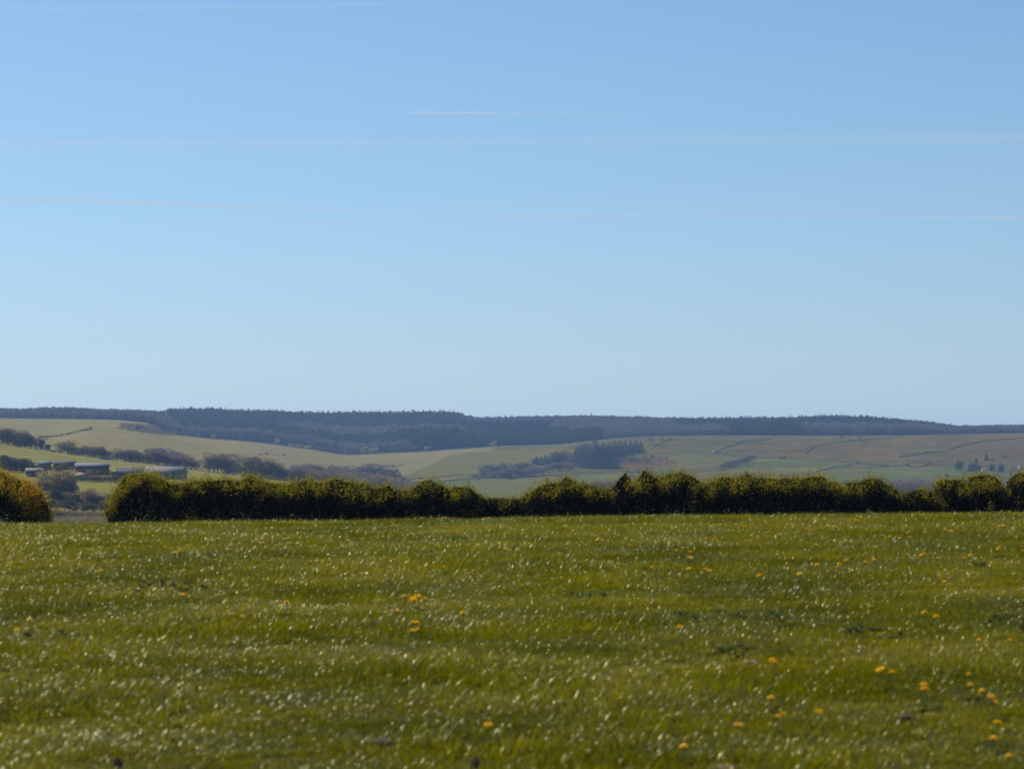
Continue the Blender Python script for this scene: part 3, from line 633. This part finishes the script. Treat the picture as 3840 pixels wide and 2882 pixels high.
SP = [(-170, 'brown', 1590), (-130, 'brown', 1575), (-85, 'brown', 1592), (-40, 'brown', 1580), (5, 'brown', 1588), (28, 'brown', 1602), (52, 'oliveshrub', 1640), (66, 'brown', 1606), (90, 'brown', 1606), (112, 'brown', 1626), (133, 'brown', 1625), (155, 'green', 1645), (178, 'green', 1662), (205, 'shrub', 1686),
      (228, 'olive', 1650), (256, 'brown', 1646), (288, 'shrub', 1672), (304, 'olive', 1668), (330, 'brown', 1665), (356, 'brown', 1669), (380, 'brown', 1668), (405, 'brown', 1680), (438, 'olive', 1684), (466, 'brown', 1676), (488, 'brown', 1672), (512, 'brown', 1680),
      (545, 'brown', 1690), (572, 'brown', 1680), (600, 'brown', 1684), (628, 'brown', 1694), (655, 'brown', 1704), (682, 'brown', 1706), (706, 'brown', 1702), (735, 'brown', 1716), (778, 'olive', 1700), (805, 'brown', 1690), (832, 'brown', 1694), (862, 'brown', 1702),
      (900, 'olive', 1702), (925, 'olive', 1701), (955, 'brown', 1706), (985, 'brown', 1716), (1012, 'brown', 1724), (1040, 'brown', 1730), (1068, 'brown', 1744), (1100, 'green', 1752), (1132, 'brown', 1750), (1165, 'brown', 1758), (1200, 'brown', 1758), (1240, 'brown', 1772), (1285, 'brown', 1778), (1330, 'brown', 1795)]
row_of([(u, k, 0, t, (1.5 if 'shrub' not in k else 1.8) * float(rng.uniform(.8, 1.1))) for u, k, t in SP], 'in the treeline atop the sloping field', 0, 'trees along the top of the sloping field', d=1245.0)
BK = [(560, 'brown', 1675), (600, 'brown', 1672), (640, 'brown', 1676), (670, 'brown', 1690), (870, 'brown', 1695), (1100, 'brown', 1740), (1150, 'brown', 1732), (1190, 'brown', 1735), (1225, 'brown', 1741), (1270, 'brown', 1736), (1310, 'brown', 1742), (1355, 'brown', 1738), (1385, 'brown', 1728), (1410, 'brown', 1733), (1445, 'brown', 1752), (1462, 'shrub', 1750),
      (1210, 'brown', 1765), (1255, 'brown', 1768), (1300, 'brown', 1762), (1345, 'brown', 1766), (1390, 'brown', 1770), (1430, 'brown', 1772), (1470, 'brown', 1778), (1500, 'brown', 1786), (1530, 'brown', 1800), (1560, 'brown', 1812)]
row_of([(u, k, 0, t, 1.7) for u, k, t in BK[:16]], 'in the bluish far valley trees', 0, 'bare trees on the valley floor', d=1850.0)
row_of([(u, k, 0, t, 1.6) for u, k, t in BK[16:]], 'in the nearer purple valley trees', 0, 'bare trees on the valley floor', d=1620.0)
BM = [(u, ('brown', 'brown', 'green', 'brown')[i % 4], 0, float(np.interp(u, [960, 1100, 1250, 1400, 1480, 1560], [1738, 1752, 1760, 1768, 1775, 1796])) + float(rng.uniform(-6, 6)), 1.5) for i, u in enumerate(range(965, 1570, 19))]
row_of(BM, 'in the wood filling the valley centre', 0, 'wood filling the valley centre', d=1720.0)
# left of and behind the farm, and the trees seen through the gap in the hedge
GA = [(15, 'green', 1700), (38, 'green', 1705), (62, 'green', 1706), (88, 'green', 1713), (112, 'green', 1722), (5, 'shrub', 1735), (50, 'green', 1728), (95, 'green', 1737), (128, 'green', 1742), (-40, 'green', 1700), (-90, 'green', 1705)]
row_of([(u, k, 0, t, 1.7) for u, k, t in GA], 'in the dark clump left of the farm', 0, 'dark trees left of the farm', d=905.0)
GB = [(168, 'olive', 1762), (195, 'olive', 1750), (218, 'olive', 1742), (240, 'olive', 1752), (262, 'brown', 1772), (180, 'olive', 1790), (215, 'olive', 1795), (245, 'olive', 1798), (150, 'brown', 1800), (270, 'brown', 1818)]
row_of([(u, k, 0, t, 1.2) for u, k, t in GB], 'in the trees before the farm', 0, 'budding trees in front of the farm', d=740.0)
GC = [(175, 'olive', 1830), (205, 'green', 1828), (232, 'green', 1832), (262, 'brown', 1840), (290, 'green', 1848), (332, 'brown', 1826), (350, 'brown', 1846), (378, 'green', 1850), (405, 'brown', 1852), (432, 'brown', 1848), (460, 'brown', 1850), (150, 'olive', 1840), (310, 'olive', 1862), (345, 'green', 1868), (368, 'green', 1872), (395, 'brown', 1868), (420, 'brown', 1862)]
row_of([(u, k, 0, t, 1.5) for u, k, t in GC], 'in the hedge gap below the small field', 0, 'trees seen through the gap in the hedge', d=655.0)
GD = [(345, 'oliveshrub', 1778), (385, 'oliveshrub', 1776), (425, 'brownshrub', 1784), (278, 'shrub', 1788), (330, 'shrub', 1780), (365, 'shrub', 1774), (408, 'shrub', 1772), (446, 'shrub', 1778), (300, 'shrub', 1786), (470, 'shrub', 1782)]
row_of([(u, k, 0, t, 1.9) for u, k, t in GD], 'between the farm and the small field', 0, 'shrubs between farm and small field', d=842.0)
GG = [(170, 'olive', 1868), (198, 'green', 1862), (228, 'olive', 1874), (258, 'green', 1868), (284, 'brown', 1880), (322, 'green', 1884), (352, 'green', 1878), (384, 'brown', 1872), (412, 'brown', 1868), (440, 'green', 1876)]
row_of([(u, k, 0, t, 1.5) for u, k, t in GG], 'in the lower trees of the hedge gap', 0, 'lower trees in the hedge gap', d=612.0)
GE = [(210, 'brownshrub', 1905), (240, 'oliveshrub', 1912), (275, 'brownshrub', 1918), (310, 'oliveshrub', 1915), (345, 'brownshrub', 1922), (385, 'brownshrub', 1915), (415, 'oliveshrub', 1905), (180, 'oliveshrub', 1890)]
row_of([(u, k, 0, t, 2.2) for u, k, t in GE], 'low down in the hedge gap', 0, 'low scrub in the hedge gap', d=585.0)
GF = [(138, 'green', 1742), (176, 'oliveshrub', 1752), (238, 'brown', 1731), (281, 'green', 1744), (305, 'brown', 1757), (352, 'green', 1757), (384, 'brown', 1760), (455, 'green', 1764), (482, 'shrub', 1772), (505, 'green', 1770), (530, 'shrub', 1778), (160, 'shrub', 1742), (182, 'green', 1740), (200, 'brown', 1744), (222, 'shrub', 1738), (245, 'green', 1736), (268, 'green', 1739), (292, 'shrub', 1752), (318, 'brown', 1750), (342, 'oliveshrub', 1752), (368, 'shrub', 1756), (395, 'green', 1756), (420, 'shrub', 1762), (440, 'shrub', 1764)]
row_of([(u, k, 0, t, 1.4) for u, k, t in GF], 'growing close around the farm sheds', 0, 'growth around the farm sheds', d=872.0)
# copse on the right of the middle
CP = [(2000, 'conifer', 1740, 1716), (2012, 'conifer', 1742, 1708), (2028, 'conifer', 1744, 1710), (2045, 'conifer', 1744, 1703), (2058, 'conifer', 1746, 1706), (2072, 'conifer', 1748, 1700), (2085, 'conifer', 1748, 1692), (2098, 'conifer', 1748, 1698),
      (2160, 'conifer', 1748, 1680), (2178, 'conifer', 1750, 1676), (2195, 'conifer', 1752, 1668), (2212, 'conifer', 1754, 1670), (2228, 'conifer', 1756, 1664), (2245, 'conifer', 1757, 1668), (2262, 'conifer', 1757, 1665), (2280, 'conifer', 1757, 1672),
      (2295, 'conifer', 1755, 1668), (2240, 'conifer', 1740, 1658), (2262, 'conifer', 1735, 1656), (2285, 'conifer', 1730, 1654), (2305, 'conifer', 1726, 1652), (2325, 'conifer', 1722, 1651), (2345, 'conifer', 1712, 1651), (2365, 'conifer', 1706, 1649), (2385, 'conifer', 1700, 1648), (2402, 'conifer', 1696, 1650),
      (2048, 'brown', 1768, 1738), (2070, 'brown', 1765, 1734), (2092, 'brown', 1764, 1730), (2115, 'brown', 1762, 1728), (2140, 'brown', 1762, 1732), (1850, 'brown', 1794, 1762), (1880, 'brown', 1793, 1758), (1955, 'brown', 1790, 1756), (2130, 'olive', 1744, 1690), (2112, 'brown', 1744, 1686), (2148, 'brown', 1744, 1692), (2175, 'brown', 1700, 1662), (2200, 'brown', 1690, 1654),
      (2230, 'brown', 1672, 1646), (1815, 'brown', 1790, 1750), (1835, 'green', 1788, 1738), (1858, 'brown', 1786, 1734), (1880, 'green', 1784, 1732), (1905, 'brown', 1788, 1746), (1930, 'rustshrub', 1788, 1742), (1945, 'brown', 1782, 1730),
      (1965, 'green', 1782, 1732), (1985, 'brown', 1786, 1744), (2010, 'brown', 1782, 1746), (2035, 'brown', 1780, 1752), (1900, 'rustshrub', 1790, 1760), (1780, 'shrub', 1792, 1774)]
row_of([(u, k, b, t, (1.35 if k == 'conifer' else 1.8)) for u, k, b, t in CP], 'in the copse right of the middle', 1900, 'trees of the copse on the far slope')
RS = [(2325, 'rustshrub', 1740, 1710), (2350, 'brownshrub', 1735, 1706), (2378, 'rustshrub', 1735, 1708), (2405, 'brownshrub', 1733, 1710), (2430, 'rustshrub', 1738, 1716), (2418, 'conifer', 1718, 1700), (2446, 'conifer', 1720, 1698), (2470, 'brownshrub', 1725, 1712), (2500, 'shrub', 1722, 1712), (2440, 'brownshrub', 1655, 1636), (2480, 'brownshrub', 1655, 1640), (2510, 'shrub', 1652, 1640)]
row_of([(u, k, b, t, 1.3 if k != 'conifer' else .8) for u, k, b, t in RS], 'on the bracken slope right of the copse', 1900, 'shrubs on the bracken slope')
DS = [(2715, 1755, 1736), (2730, 1754, 1732), (2745, 1750, 1726), (2760, 1746, 1722), (2775, 1742, 1718), (2790, 1736, 1712), (2805, 1730, 1708), (2820, 1724, 1704), (2838, 1718, 1706), (2925, 1722, 1710), (2940, 1722, 1708)]
row_of([(u, 'shrub', b, t, 1.3) for u, b, t in DS], 'in the diagonal right hillside thicket', 1900, 'thicket on the right hillside')
RT = [(3157, 'brown', 1643, 1630), (3222, 'brown', 1645, 1630), (3215, 'shrub', 1740, 1728), (3310, 'shrub', 1752, 1738), (3330, 'shrub', 1752, 1740), (3400, 'shrub', 1745, 1734), (3485, 'shrub', 1741, 1731), (3592, 'conifer', 1762, 1720), (3600, 'green', 1762, 1724), (3636, 'conifer', 1768, 1734), (3650, 'green', 1768, 1726),
      (3668, 'green', 1768, 1740), (3660, 'conifer', 1735, 1714), (3698, 'conifer', 1726, 1696), (3720, 'shrub', 1728, 1716), (3716, 'conifer', 1766, 1734), (3722, 'green', 1766, 1736), (3750, 'conifer', 1770, 1734), (3758, 'green', 1770, 1738), (3764, 'shrub', 1718, 1706), (3550, 'shrub', 1790, 1773), (3520, 'brownshrub', 1792, 1778), (3830, 'brown', 1762, 1742), (3800, 'brownshrub', 1768, 1748)]
row_of([(u, k, b, t, 1.15) for u, k, b, t in RT], 'scattered over the right hillside', 1900, 'trees scattered over the right hillside')
VT = [(u, 'brown', 0, t, 1.3) for u, t in ((3350, 1800), (3375, 1788), (3400, 1792), (3425, 1798), (3455, 1790), (3480, 1795), (3330, 1812), (3510, 1812), (2230, 1800), (2250, 1797), (2275, 1800), (2300, 1796), (2320, 1799), (2940, 1776), (2990, 1780), (3040, 1776))]
row_of(VT, 'in the valley behind the right hedge', 0, 'purple valley trees on the right', d=1820.0)
LT = [(975, 'shrub', 1707, 1697), (1000, 'brownshrub', 1706, 1694), (1030, 'brownshrub', 1708, 1700), (1062, 'shrub', 1708, 1697), (455, 'brownshrub', 1612, 1590), (485, 'brownshrub', 1606, 1586), (515, 'rustshrub', 1612, 1588), (545, 'brownshrub', 1616, 1592), (575, 'brownshrub', 1612, 1588), (620, 'rustshrub', 1622, 1600), (650, 'brownshrub', 1634, 1612), (690, 'rustshrub', 1636, 1616), (745, 'brownshrub', 1640, 1624), (800, 'olive', 1646, 1624), (900, 'brown', 1654, 1632), (1040, 'olive', 1668, 1640), (1090, 'oliveshrub', 1676, 1660), (1120, 'oliveshrub', 1680, 1662), (1150, 'oliveshrub', 1684, 1664),
      (1205, 'rustshrub', 1690, 1668), (1235, 'rustshrub', 1696, 1672), (1265, 'shrub', 1702, 1678), (1300, 'brown', 1704, 1660), (1330, 'brown', 1703, 1664), (1360, 'olive', 1702, 1668), (1400, 'oliveshrub', 1700, 1672), (1450, 'conifer', 1697, 1658), (1480, 'rustshrub', 1695, 1662), (1515, 'green', 1694, 1664), (1545, 'rustshrub', 1692, 1660), (1575, 'green', 1690, 1664), (1600, 'oliveshrub', 1690, 1668), (1846, 'olive', 1675, 1650)]
row_of([(u, k, b, t, 1.2 if k != 'conifer' else .7) for u, k, b, t in LT], 'along the hill wood foot', 1900, 'trees along the lower edge of the hill wood')

# ------------------------------------------------------------------ hedgerows between the far fields
def hedgerow(P, hgt, label, dmin, m_='t_green', dens=1.0, rnd=.5, d=None):
    hgt *= .62; dens *= .8
    P = np.array(P, float); W3 = []
    for i in range(len(P) - 1):
        n = max(2, int(abs(P[i + 1][0] - P[i][0]) / 8))
        for t in np.linspace(0, 1, n, endpoint=False):
            u, row = P[i] * (1 - t) + P[i + 1] * t
            if d is None: W3.append(ground_at(u, row, dmin))
            else: W3.append(((u - 1920) / F * d, d, float(zt(u, d))))
    W3 = np.array(W3); L = np.concatenate([[0], np.cumsum(np.hypot(np.diff(W3[:, 0]), np.diff(W3[:, 1])))])
    n = int(min(L[-1] * 26 * dens, 16000)); s = rng.uniform(0, L[-1], n)
    c = np.stack([np.interp(s, L, W3[:, k]) for k in range(3)], 1)
    hh = hgt * (.45 + 1.1 * vnoise(s / 7, s * 0 + hgt, 6) ** 1.3); hh = hh * np.where(vnoise(s / 23, s * 0, 9) < .22, .25, 1)
    Q3 = c + np.stack([rng.normal(0, hgt * .32, n), rng.normal(0, hgt * .32, n), rng.uniform(0, 1, n) ** .7 * hh], 1)
    V, Q = leaf_quads(Q3 - W3[0], rng.uniform(.35, .75, n) * min(hgt / 2, 1), .75)
    o = obj('hedgerow', mesh_np('hedgerow', V, Q, [M[m_]])); o.location = W3[0]; tag(o, label, 'hedgerow', 'hedgerows between the far fields')
hedgerow([(150, 1641), (215, 1637), (260, 1630), (310, 1618), (350, 1606)], 3.2, 'bushy hedgerow in the dip between the two left hill fields', 1600)
hedgerow([(2450, 1674), (2500, 1656), (2560, 1648), (2625, 1646)], 2.2, 'short hedgerow curving up below the right hand ridge wood', 1900)
hedgerow([(2682, 1699), (2720, 1682), (2760, 1668), (2800, 1656), (2900, 1648)], 2.3, 'dark hedgerow climbing from the white hut up the right hillside', 1900)
hedgerow([(2470, 1697), (2600, 1697), (2680, 1700), (2760, 1711)], 1.6, 'thin level hedgerow left of the diagonal thicket', 1900, dens=.8)
hedgerow([(3020, 1703), (3060, 1677), (3110, 1664), (3170, 1657), (3260, 1651), (3400, 1636)], 1.9, 'long curving hedgerow high on the right hillside', 1900)
hedgerow([(2840, 1716), (2920, 1721), (3020, 1724), (3110, 1728), (3200, 1734)], 1.7, 'long straight hedgerow running right from the diagonal thicket', 1900)
hedgerow([(2460, 1777), (2600, 1773), (2690, 1766), (2722, 1756)], 2.0, 'hedgerow along the foot of the field left of the thicket', 1900)
hedgerow([(3060, 1770), (3100, 1760), (3140, 1750), (3205, 1741)], 2.0, 'short sloping hedgerow above the middle of the tall hedge', 1900)
hedgerow([(3370, 1716), (3430, 1708), (3480, 1699), (3560, 1689), (3620, 1670), (3700, 1656), (3850, 1643)], 2.5, 'strongest dark hedgerow rising to the right edge', 1900)
hedgerow([(3415, 1660), (3440, 1668), (3480, 1673), (3540, 1679)], 1.8, 'short hedgerow below the brown field on the right', 1900, 't_brown')
hedgerow([(3210, 1738), (3290, 1747), (3340, 1751), (3400, 1746), (3440, 1755), (3500, 1738)], 2.1, 'bushy wavering hedgerow in the middle of the right hillside', 1900)
hedgerow([(1900, 1800), (1960, 1791), (2050, 1786), (2130, 1779), (2200, 1774), (2330, 1771), (2450, 1775)], 2.4, 'hedgerow passing under the copse', 1900)
hedgerow([(1470, 1802), (1560, 1798), (1640, 1790), (1720, 1783), (1800, 1778)], 1.9, 'upper of two hedgerows left of the copse', 1850)
hedgerow([(1560, 1812), (1700, 1803), (1800, 1796), (1900, 1790)], 2.2, 'lower of two hedgerows left of the copse', 1820)
hedgerow([(1440, 1752), (1480, 1748), (1520, 1742)], 1.6, 'short faint hedgerow right of the bluish valley trees', 1900)
hedgerow([(0, 1664), (150, 1686), (300, 1708), (450, 1728), (560, 1738), (700, 1758), (900, 1784), (1100, 1807), (1300, 1840)], 2.4, 'dark hedge at the foot of the treeline on the sloping field', 0, d=1228.0)
hedgerow([(265, 1804), (380, 1806), (520, 1807)], 1.7, 'dark clipped hedge between the farm and the small field', 0, d=838.0)
hedgerow([(150, 1945), (300, 1952), (470, 1960)], 1.5, 'brown hedge at the foot of the gap, just above the field edge', 0, 't_brown', d=560.0)

# ------------------------------------------------------------------ woods on the ridge
r = np.random.default_rng(31)
def low(kind, r, m_):
    if kind == 'c': t, V, Q = conifer(r, .46, 170, .12)
    else: t, V, Q = broadleaf(r, .85, 190, .13)
    return bpy.data.objects.new('wood_tree', mesh_np('wood_tree', V, Q, [M[m_]]))
pc = [low('c', r, 't_conifer') for _ in range(4)]; pl = [low('b', r, 't_larch') for _ in range(4)]
def wood(name, ulo, uhi, dlo, dhi, step, hfun, protos, label, cond=None):
    d = np.arange(dlo, dhi, step); P = []
    for dd in d:
        x = np.arange((ulo - 1920) / F * dd, (uhi - 1920) / F * dd, step); P.append(np.stack([x, np.full(len(x), dd)], 1))
    P = np.concatenate(P); P += r.normal(0, step * .28, P.shape); u = 1920 + F * P[:, 0] / P[:, 1]
    k = (u > ulo) & (u < uhi) & (P[:, 1] > dlo) & (P[:, 1] < dhi)
    if cond is not None: k &= cond(u, P[:, 1])
    P = P[k]; u = u[k]; z = zt(u, P[:, 1]); h = hfun(u, P[:, 1]) * r.choice([.8, .9, 1, 1.08, 1.22], len(P), p=[.2, .3, .3, .15, .05]) * (.84 + .22 * vnoise(P[:, 0] / 45, P[:, 1] / 80, 5)) * 1.03
    n = len(P); print(name, n)
    scatter(name, np.stack([P[:, 0], P[:, 1], z - .2], 1), np.stack([np.zeros(n), np.zeros(n), r.uniform(0, 6.28, n)], 1), np.stack([h * 1.1, h * 1.1, h], 1), r.integers(0, len(protos), n), protos, label, 'woodland')
def is_con(u, d):
    """where the ridge wood is conifer rather than bare larch"""
    u = u + (fnoise(u / 30, d / 90, 67) - .5) * 120 + (d - 3000) * .12; f = (d - 2700) / 650; w_ = (fnoise(u / 90, d / 120, 61) - .5) * .25
    blk = ((u > 620) & (u < 1760) & (f > .55 + w_)) | ((u > 620) & (u < 1050) & (f > .06)) | ((u > 900) & (u < 1500) & (f < .30 + w_) & (f > .06)) | ((u > 1500) & (u < 2250) & (f < .30 + w_ * .4))
    blk |= ((u > 2560) & (u < 3560) & (f > .4 + w_)) | ((u > 1750) & (u < 2100) & (f > .35 + w_) & (f < .8)) | ((u > 2500) & (u < 3000) & (f < .4 + w_) & (u > 2700))
    return blk
def hh(u, d): return HF(u) * np.where((u > 1480) & (u < 2250) & (d < 2800) & is_con(u, d), 1.45, 1)
wood('conifer_wood', 600, 3600, 2712, 3440, 4.6, hh, pc, 'dark conifer plantation on the ridge', cond=is_con)
wood('larch_wood', 560, 4600, 2706, 3440, 4.8, lambda u, d: hh(u, d) * .85, pl, 'bare purple brown larch wood on the ridge', cond=lambda u, d: ~is_con(u, d))
wood('far_wood', -700, 640, 2706, 3440, 4.8, lambda u, d: hh(u, d), pc + pl, 'low bluish wood along the ridge on the far left')
SKYT = [(1895, 'conifer', 1551), (1920, 'conifer', 1551), (2217, 'conifer', 1545), (2288, 'conifer', 1551), (2428, 'conifer', 1556), (2530, 'conifer', 1562), (2695, 'conifer', 1563), (3630, 'conifer', 1590), (3680, 'conifer', 1589), (3697, 'conifer', 1590), (3735, 'conifer', 1589), (600, 'conifer', 1537), (720, 'conifer', 1530), (1215, 'conifer', 1541)]
row_of([(u, k, 0, t + 1, .9) for u, k, t in SKYT], 'standing out on the skyline', 0, 'trees standing out on the skyline', d=3380.0)

# ------------------------------------------------------------------ farm
def gable(name, u0, u1, d, eave_row, ridge_row, base_row, depth, wall, roof, label, cat='barn', rot=0.0, doors=0, windows=0, chimney=False, group='farm buildings across the valley'):
    """long side faces the camera; ridge parallel to it unless rot turns it"""
    uc = (u0 + u1) / 2; x = (uc - 1920) / F * d; L = (u1 - u0) / F * d; zb = min(row_to_z(base_row, d), float(zt(uc, d)) + .3); he = row_to_z(eave_row, d) - zb; hr = row_to_z(ridge_row, d) - zb
    e = empty(name, (x, d, zb), label, cat, group, rz=rot)
    b = MB(); hl, hd = L / 2, depth / 2
    b.add([[-hl, -hd, -1], [hl, -hd, -1], [hl, hd, -1], [-hl, hd, -1], [-hl, -hd, he], [hl, -hd, he], [hl, hd, he], [-hl, hd, he], [-hl, 0, hr - .05], [hl, 0, hr - .05]],
          Q=[[0, 1, 5, 4], [1, 2, 6, 5], [2, 3, 7, 6], [3, 0, 4, 7]], T=[[5, 6, 9], [7, 4, 8]])
    obj('wall', b.mesh('wall', [M[wall]]), e)
    b = MB(); o_ = .35; t = .14; s = (hr - he) / hd
    for sg in (-1, 1):
        P = [[-hl - o_, sg * (hd + o_), he - o_ * s], [hl + o_, sg * (hd + o_), he - o_ * s], [hl + o_, sg * .002, hr], [-hl - o_, sg * .002, hr]]
        V = P + [[p[0], p[1], p[2] + t] for p in P]
        b.add(V, Q=[[0, 1, 2, 3], [4, 7, 6, 5], [0, 4, 5, 1], [1, 5, 6, 2], [2, 6, 7, 3], [3, 7, 4, 0]])
    obj('roof', b.mesh('roof', [M[roof]]), e)
    for i in range(doors):
        b = MB(); w_ = L / (doors + 1) * .62; b.box(((i + .5) / doors * L - hl, -hd - .03, he * .42), (w_, .08, he * .84)); obj('door', b.mesh('door', [M['wall_dark']]), e)
    for i in range(windows):
        b = MB(); b.box(((i + .5) / windows * L - hl, -hd - .02, he * .62), (.9, .06, 1.0)); obj('window', b.mesh('window', [M['glass']]), e)
    if chimney:
        b = MB(); b.box((hl - .5, 0, hr + .4), (.6, .6, 1.3)); obj('chimney', b.mesh('chimney', [M['wall_dark']]), e)
gable('barn', 552, 690, 880, 1770, 1750, 1802, 9, 'wall_slate', 'roof_pink', 'largest barn, slate blue walls under a long pinkish grey roof, right end of the farm', rot=-.12, doors=2)
gable('barn', 440, 560, 884, 1770, 1753, 1802, 8, 'wall_dark', 'wall_dark', 'dark barn with a low black roof beside the largest barn', rot=.1, doors=1)
gable('barn', 286, 408, 892, 1748, 1736, 1775, 9, 'wall_dark', 'roof_grey', 'dark barn with a bright violet grey roof in the middle of the farm', rot=.12, doors=2)
gable('shed', 205, 280, 900, 1737, 1728, 1752, 6, 'wall_dark', 'wall_dark', 'low dark shed behind the budding trees', 'shed', rot=.05)
gable('glasshouse', 147, 190, 905, 1738, 1728, 1748, 5, 'wall_slate', 'roof_pale', 'pale green roofed shed at the back of the farm', 'shed', rot=.1)
gable('shed', 100, 158, 870, 1765, 1755, 1790, 6, 'wall_dark', 'roof_pink', 'low dark shed with a pale pink roof at the left end of the farm', 'shed', rot=.15, doors=1)
gable('cottage', 272, 322, 858, 1784, 1772, 1800, 6, 'wall_dark', 'roof_tile', 'small cottage with a red tiled roof in front of the barns', 'house', windows=3, chimney=True)
def far_house(u, base, top, wpx, label, roof='roof_tile'):
    x, y, z = ground_at(u, base, 1900); zr = 1700 - z / y * F
    gable('farmhouse', u - wpx / 2, u + wpx / 2, y, top + (base - top) * .42, top, base, 5, 'render_white', roof, label, 'house', windows=2, chimney=True, group=None)
far_house(3690, 1768, 1757, 17, 'tiny white farmhouse among the trees on the right hillside')
far_house(3826, 1756, 1745, 14, 'tiny white house at the right edge of the hillside', 'roof_grey')
far_house(2679, 1697, 1689, 9, 'tiny pale hut at the foot of the climbing hedgerow')

# ------------------------------------------------------------------ contrails, ten kilometres up
def contrail(rows, d, rad, fade, label, dens):
    """long thin cloud; thickness and density grow or fade along it"""
    P = [ray(u, row, d) for u, row in rows]; P = np.array(P)
    n = 60; t = np.linspace(0, 1, n); s = np.linspace(0, 1, len(P)); Q = np.stack([np.interp(t, s, P[:, k]) for k in range(3)], 1)
    b = MB(); b.tube(Q - Q[0], [rad * (.15 + .85 * min(1, i / 6, (n - 1 - i) / 6)) * (.8 + .4 * random.random()) for i in range(n)], 10)
    m, N, p = mat('contrail_ice'); N.nodes.remove(p)
    df = N.nodes.new('ShaderNodeBsdfDiffuse'); tl = N.nodes.new('ShaderNodeBsdfTranslucent'); tr = N.nodes.new('ShaderNodeBsdfTransparent')
    for q in (df, tl): q.inputs[0].default_value = (.84, .92, 1, 1)
    a1 = N.nodes.new('ShaderNodeMixShader'); a1.inputs[0].default_value = .5; N.links.new(df.outputs[0], a1.inputs[1]); N.links.new(tl.outputs[0], a1.inputs[2])
    a2 = N.nodes.new('ShaderNodeMixShader'); N.links.new(tr.outputs[0], a2.inputs[1]); N.links.new(a1.outputs[0], a2.inputs[2])
    mr = N.nodes.new('ShaderNodeMapRange'); mr.inputs[3].default_value = dens * .3; mr.inputs[4].default_value = dens * 1.7
    N.links.new(world_noise(N, 1 / 900., 4), mr.inputs[0]); N.links.new(mr.outputs[0], a2.inputs[0])
    N.links.new(a2.outputs[0], N.nodes['Material Output'].inputs[0])
    o = obj('contrail', b.mesh('contrail', [m])); o.location = Q[0]; tag(o, label, 'contrail', 'contrails across the sky')
contrail([(1520, 423), (1680, 423), (1860, 424)], 90000, 42, 0, 'short bright white contrail high in the middle of the sky', 0.2)
contrail([(1830, 424), (2080, 425), (2420, 427)], 90500, 36, 0, 'fading tail of the short bright contrail', 0.09)
contrail([(-900, 540), (900, 538), (1700, 532), (2600, 526), (4700, 514)], 95000, 150, 0, 'broad faint contrail crossing the whole sky below the short one', 0.07)
contrail([(-900, 735), (0, 744), (520, 760), (1000, 780)], 85000, 55, 0, 'lower contrail entering from the left edge and dipping right', 0.25)
contrail([(960, 778), (1560, 796), (2600, 812), (3840, 816), (4700, 816)], 86000, 40, 0, 'faint continuation of the lower contrail to the right edge', 0.15)
contrail([(-900, 32), (300, 32), (900, 26), (1500, 14)], 80000, 70, 0, 'faint contrail along the top edge on the left', 0.06)

# ------------------------------------------------------------------ haze in the air between the camera and the ridge
b = MB(); x0, x1, y0, y1 = -7000, 7000, -200, 9300; z0, z1 = float(ZG.min()) - 3, 74.0
b.box(((x0 + x1) / 2, (y0 + y1) / 2, (z0 + z1) / 2), (x1 - x0, y1 - y0, z1 - z0))
m, N, p = mat('haze_air'); N.nodes.remove(p)
v = N.nodes.new('ShaderNodeVolumePrincipled'); v.inputs['Color'].default_value = (.36, .58, 1, 1); v.inputs['Density'].default_value = 9.5e-5; v.inputs['Anisotropy'].default_value = .2
N.links.new(v.outputs[0], N.nodes['Material Output'].inputs[1])
o = obj('haze', b.mesh('haze', [m])); tag(o, 'thin blue haze filling the valley air', 'haze', kind='stuff')
print('ZMAX', ZG.max(), 'ZMIN', ZG.min())
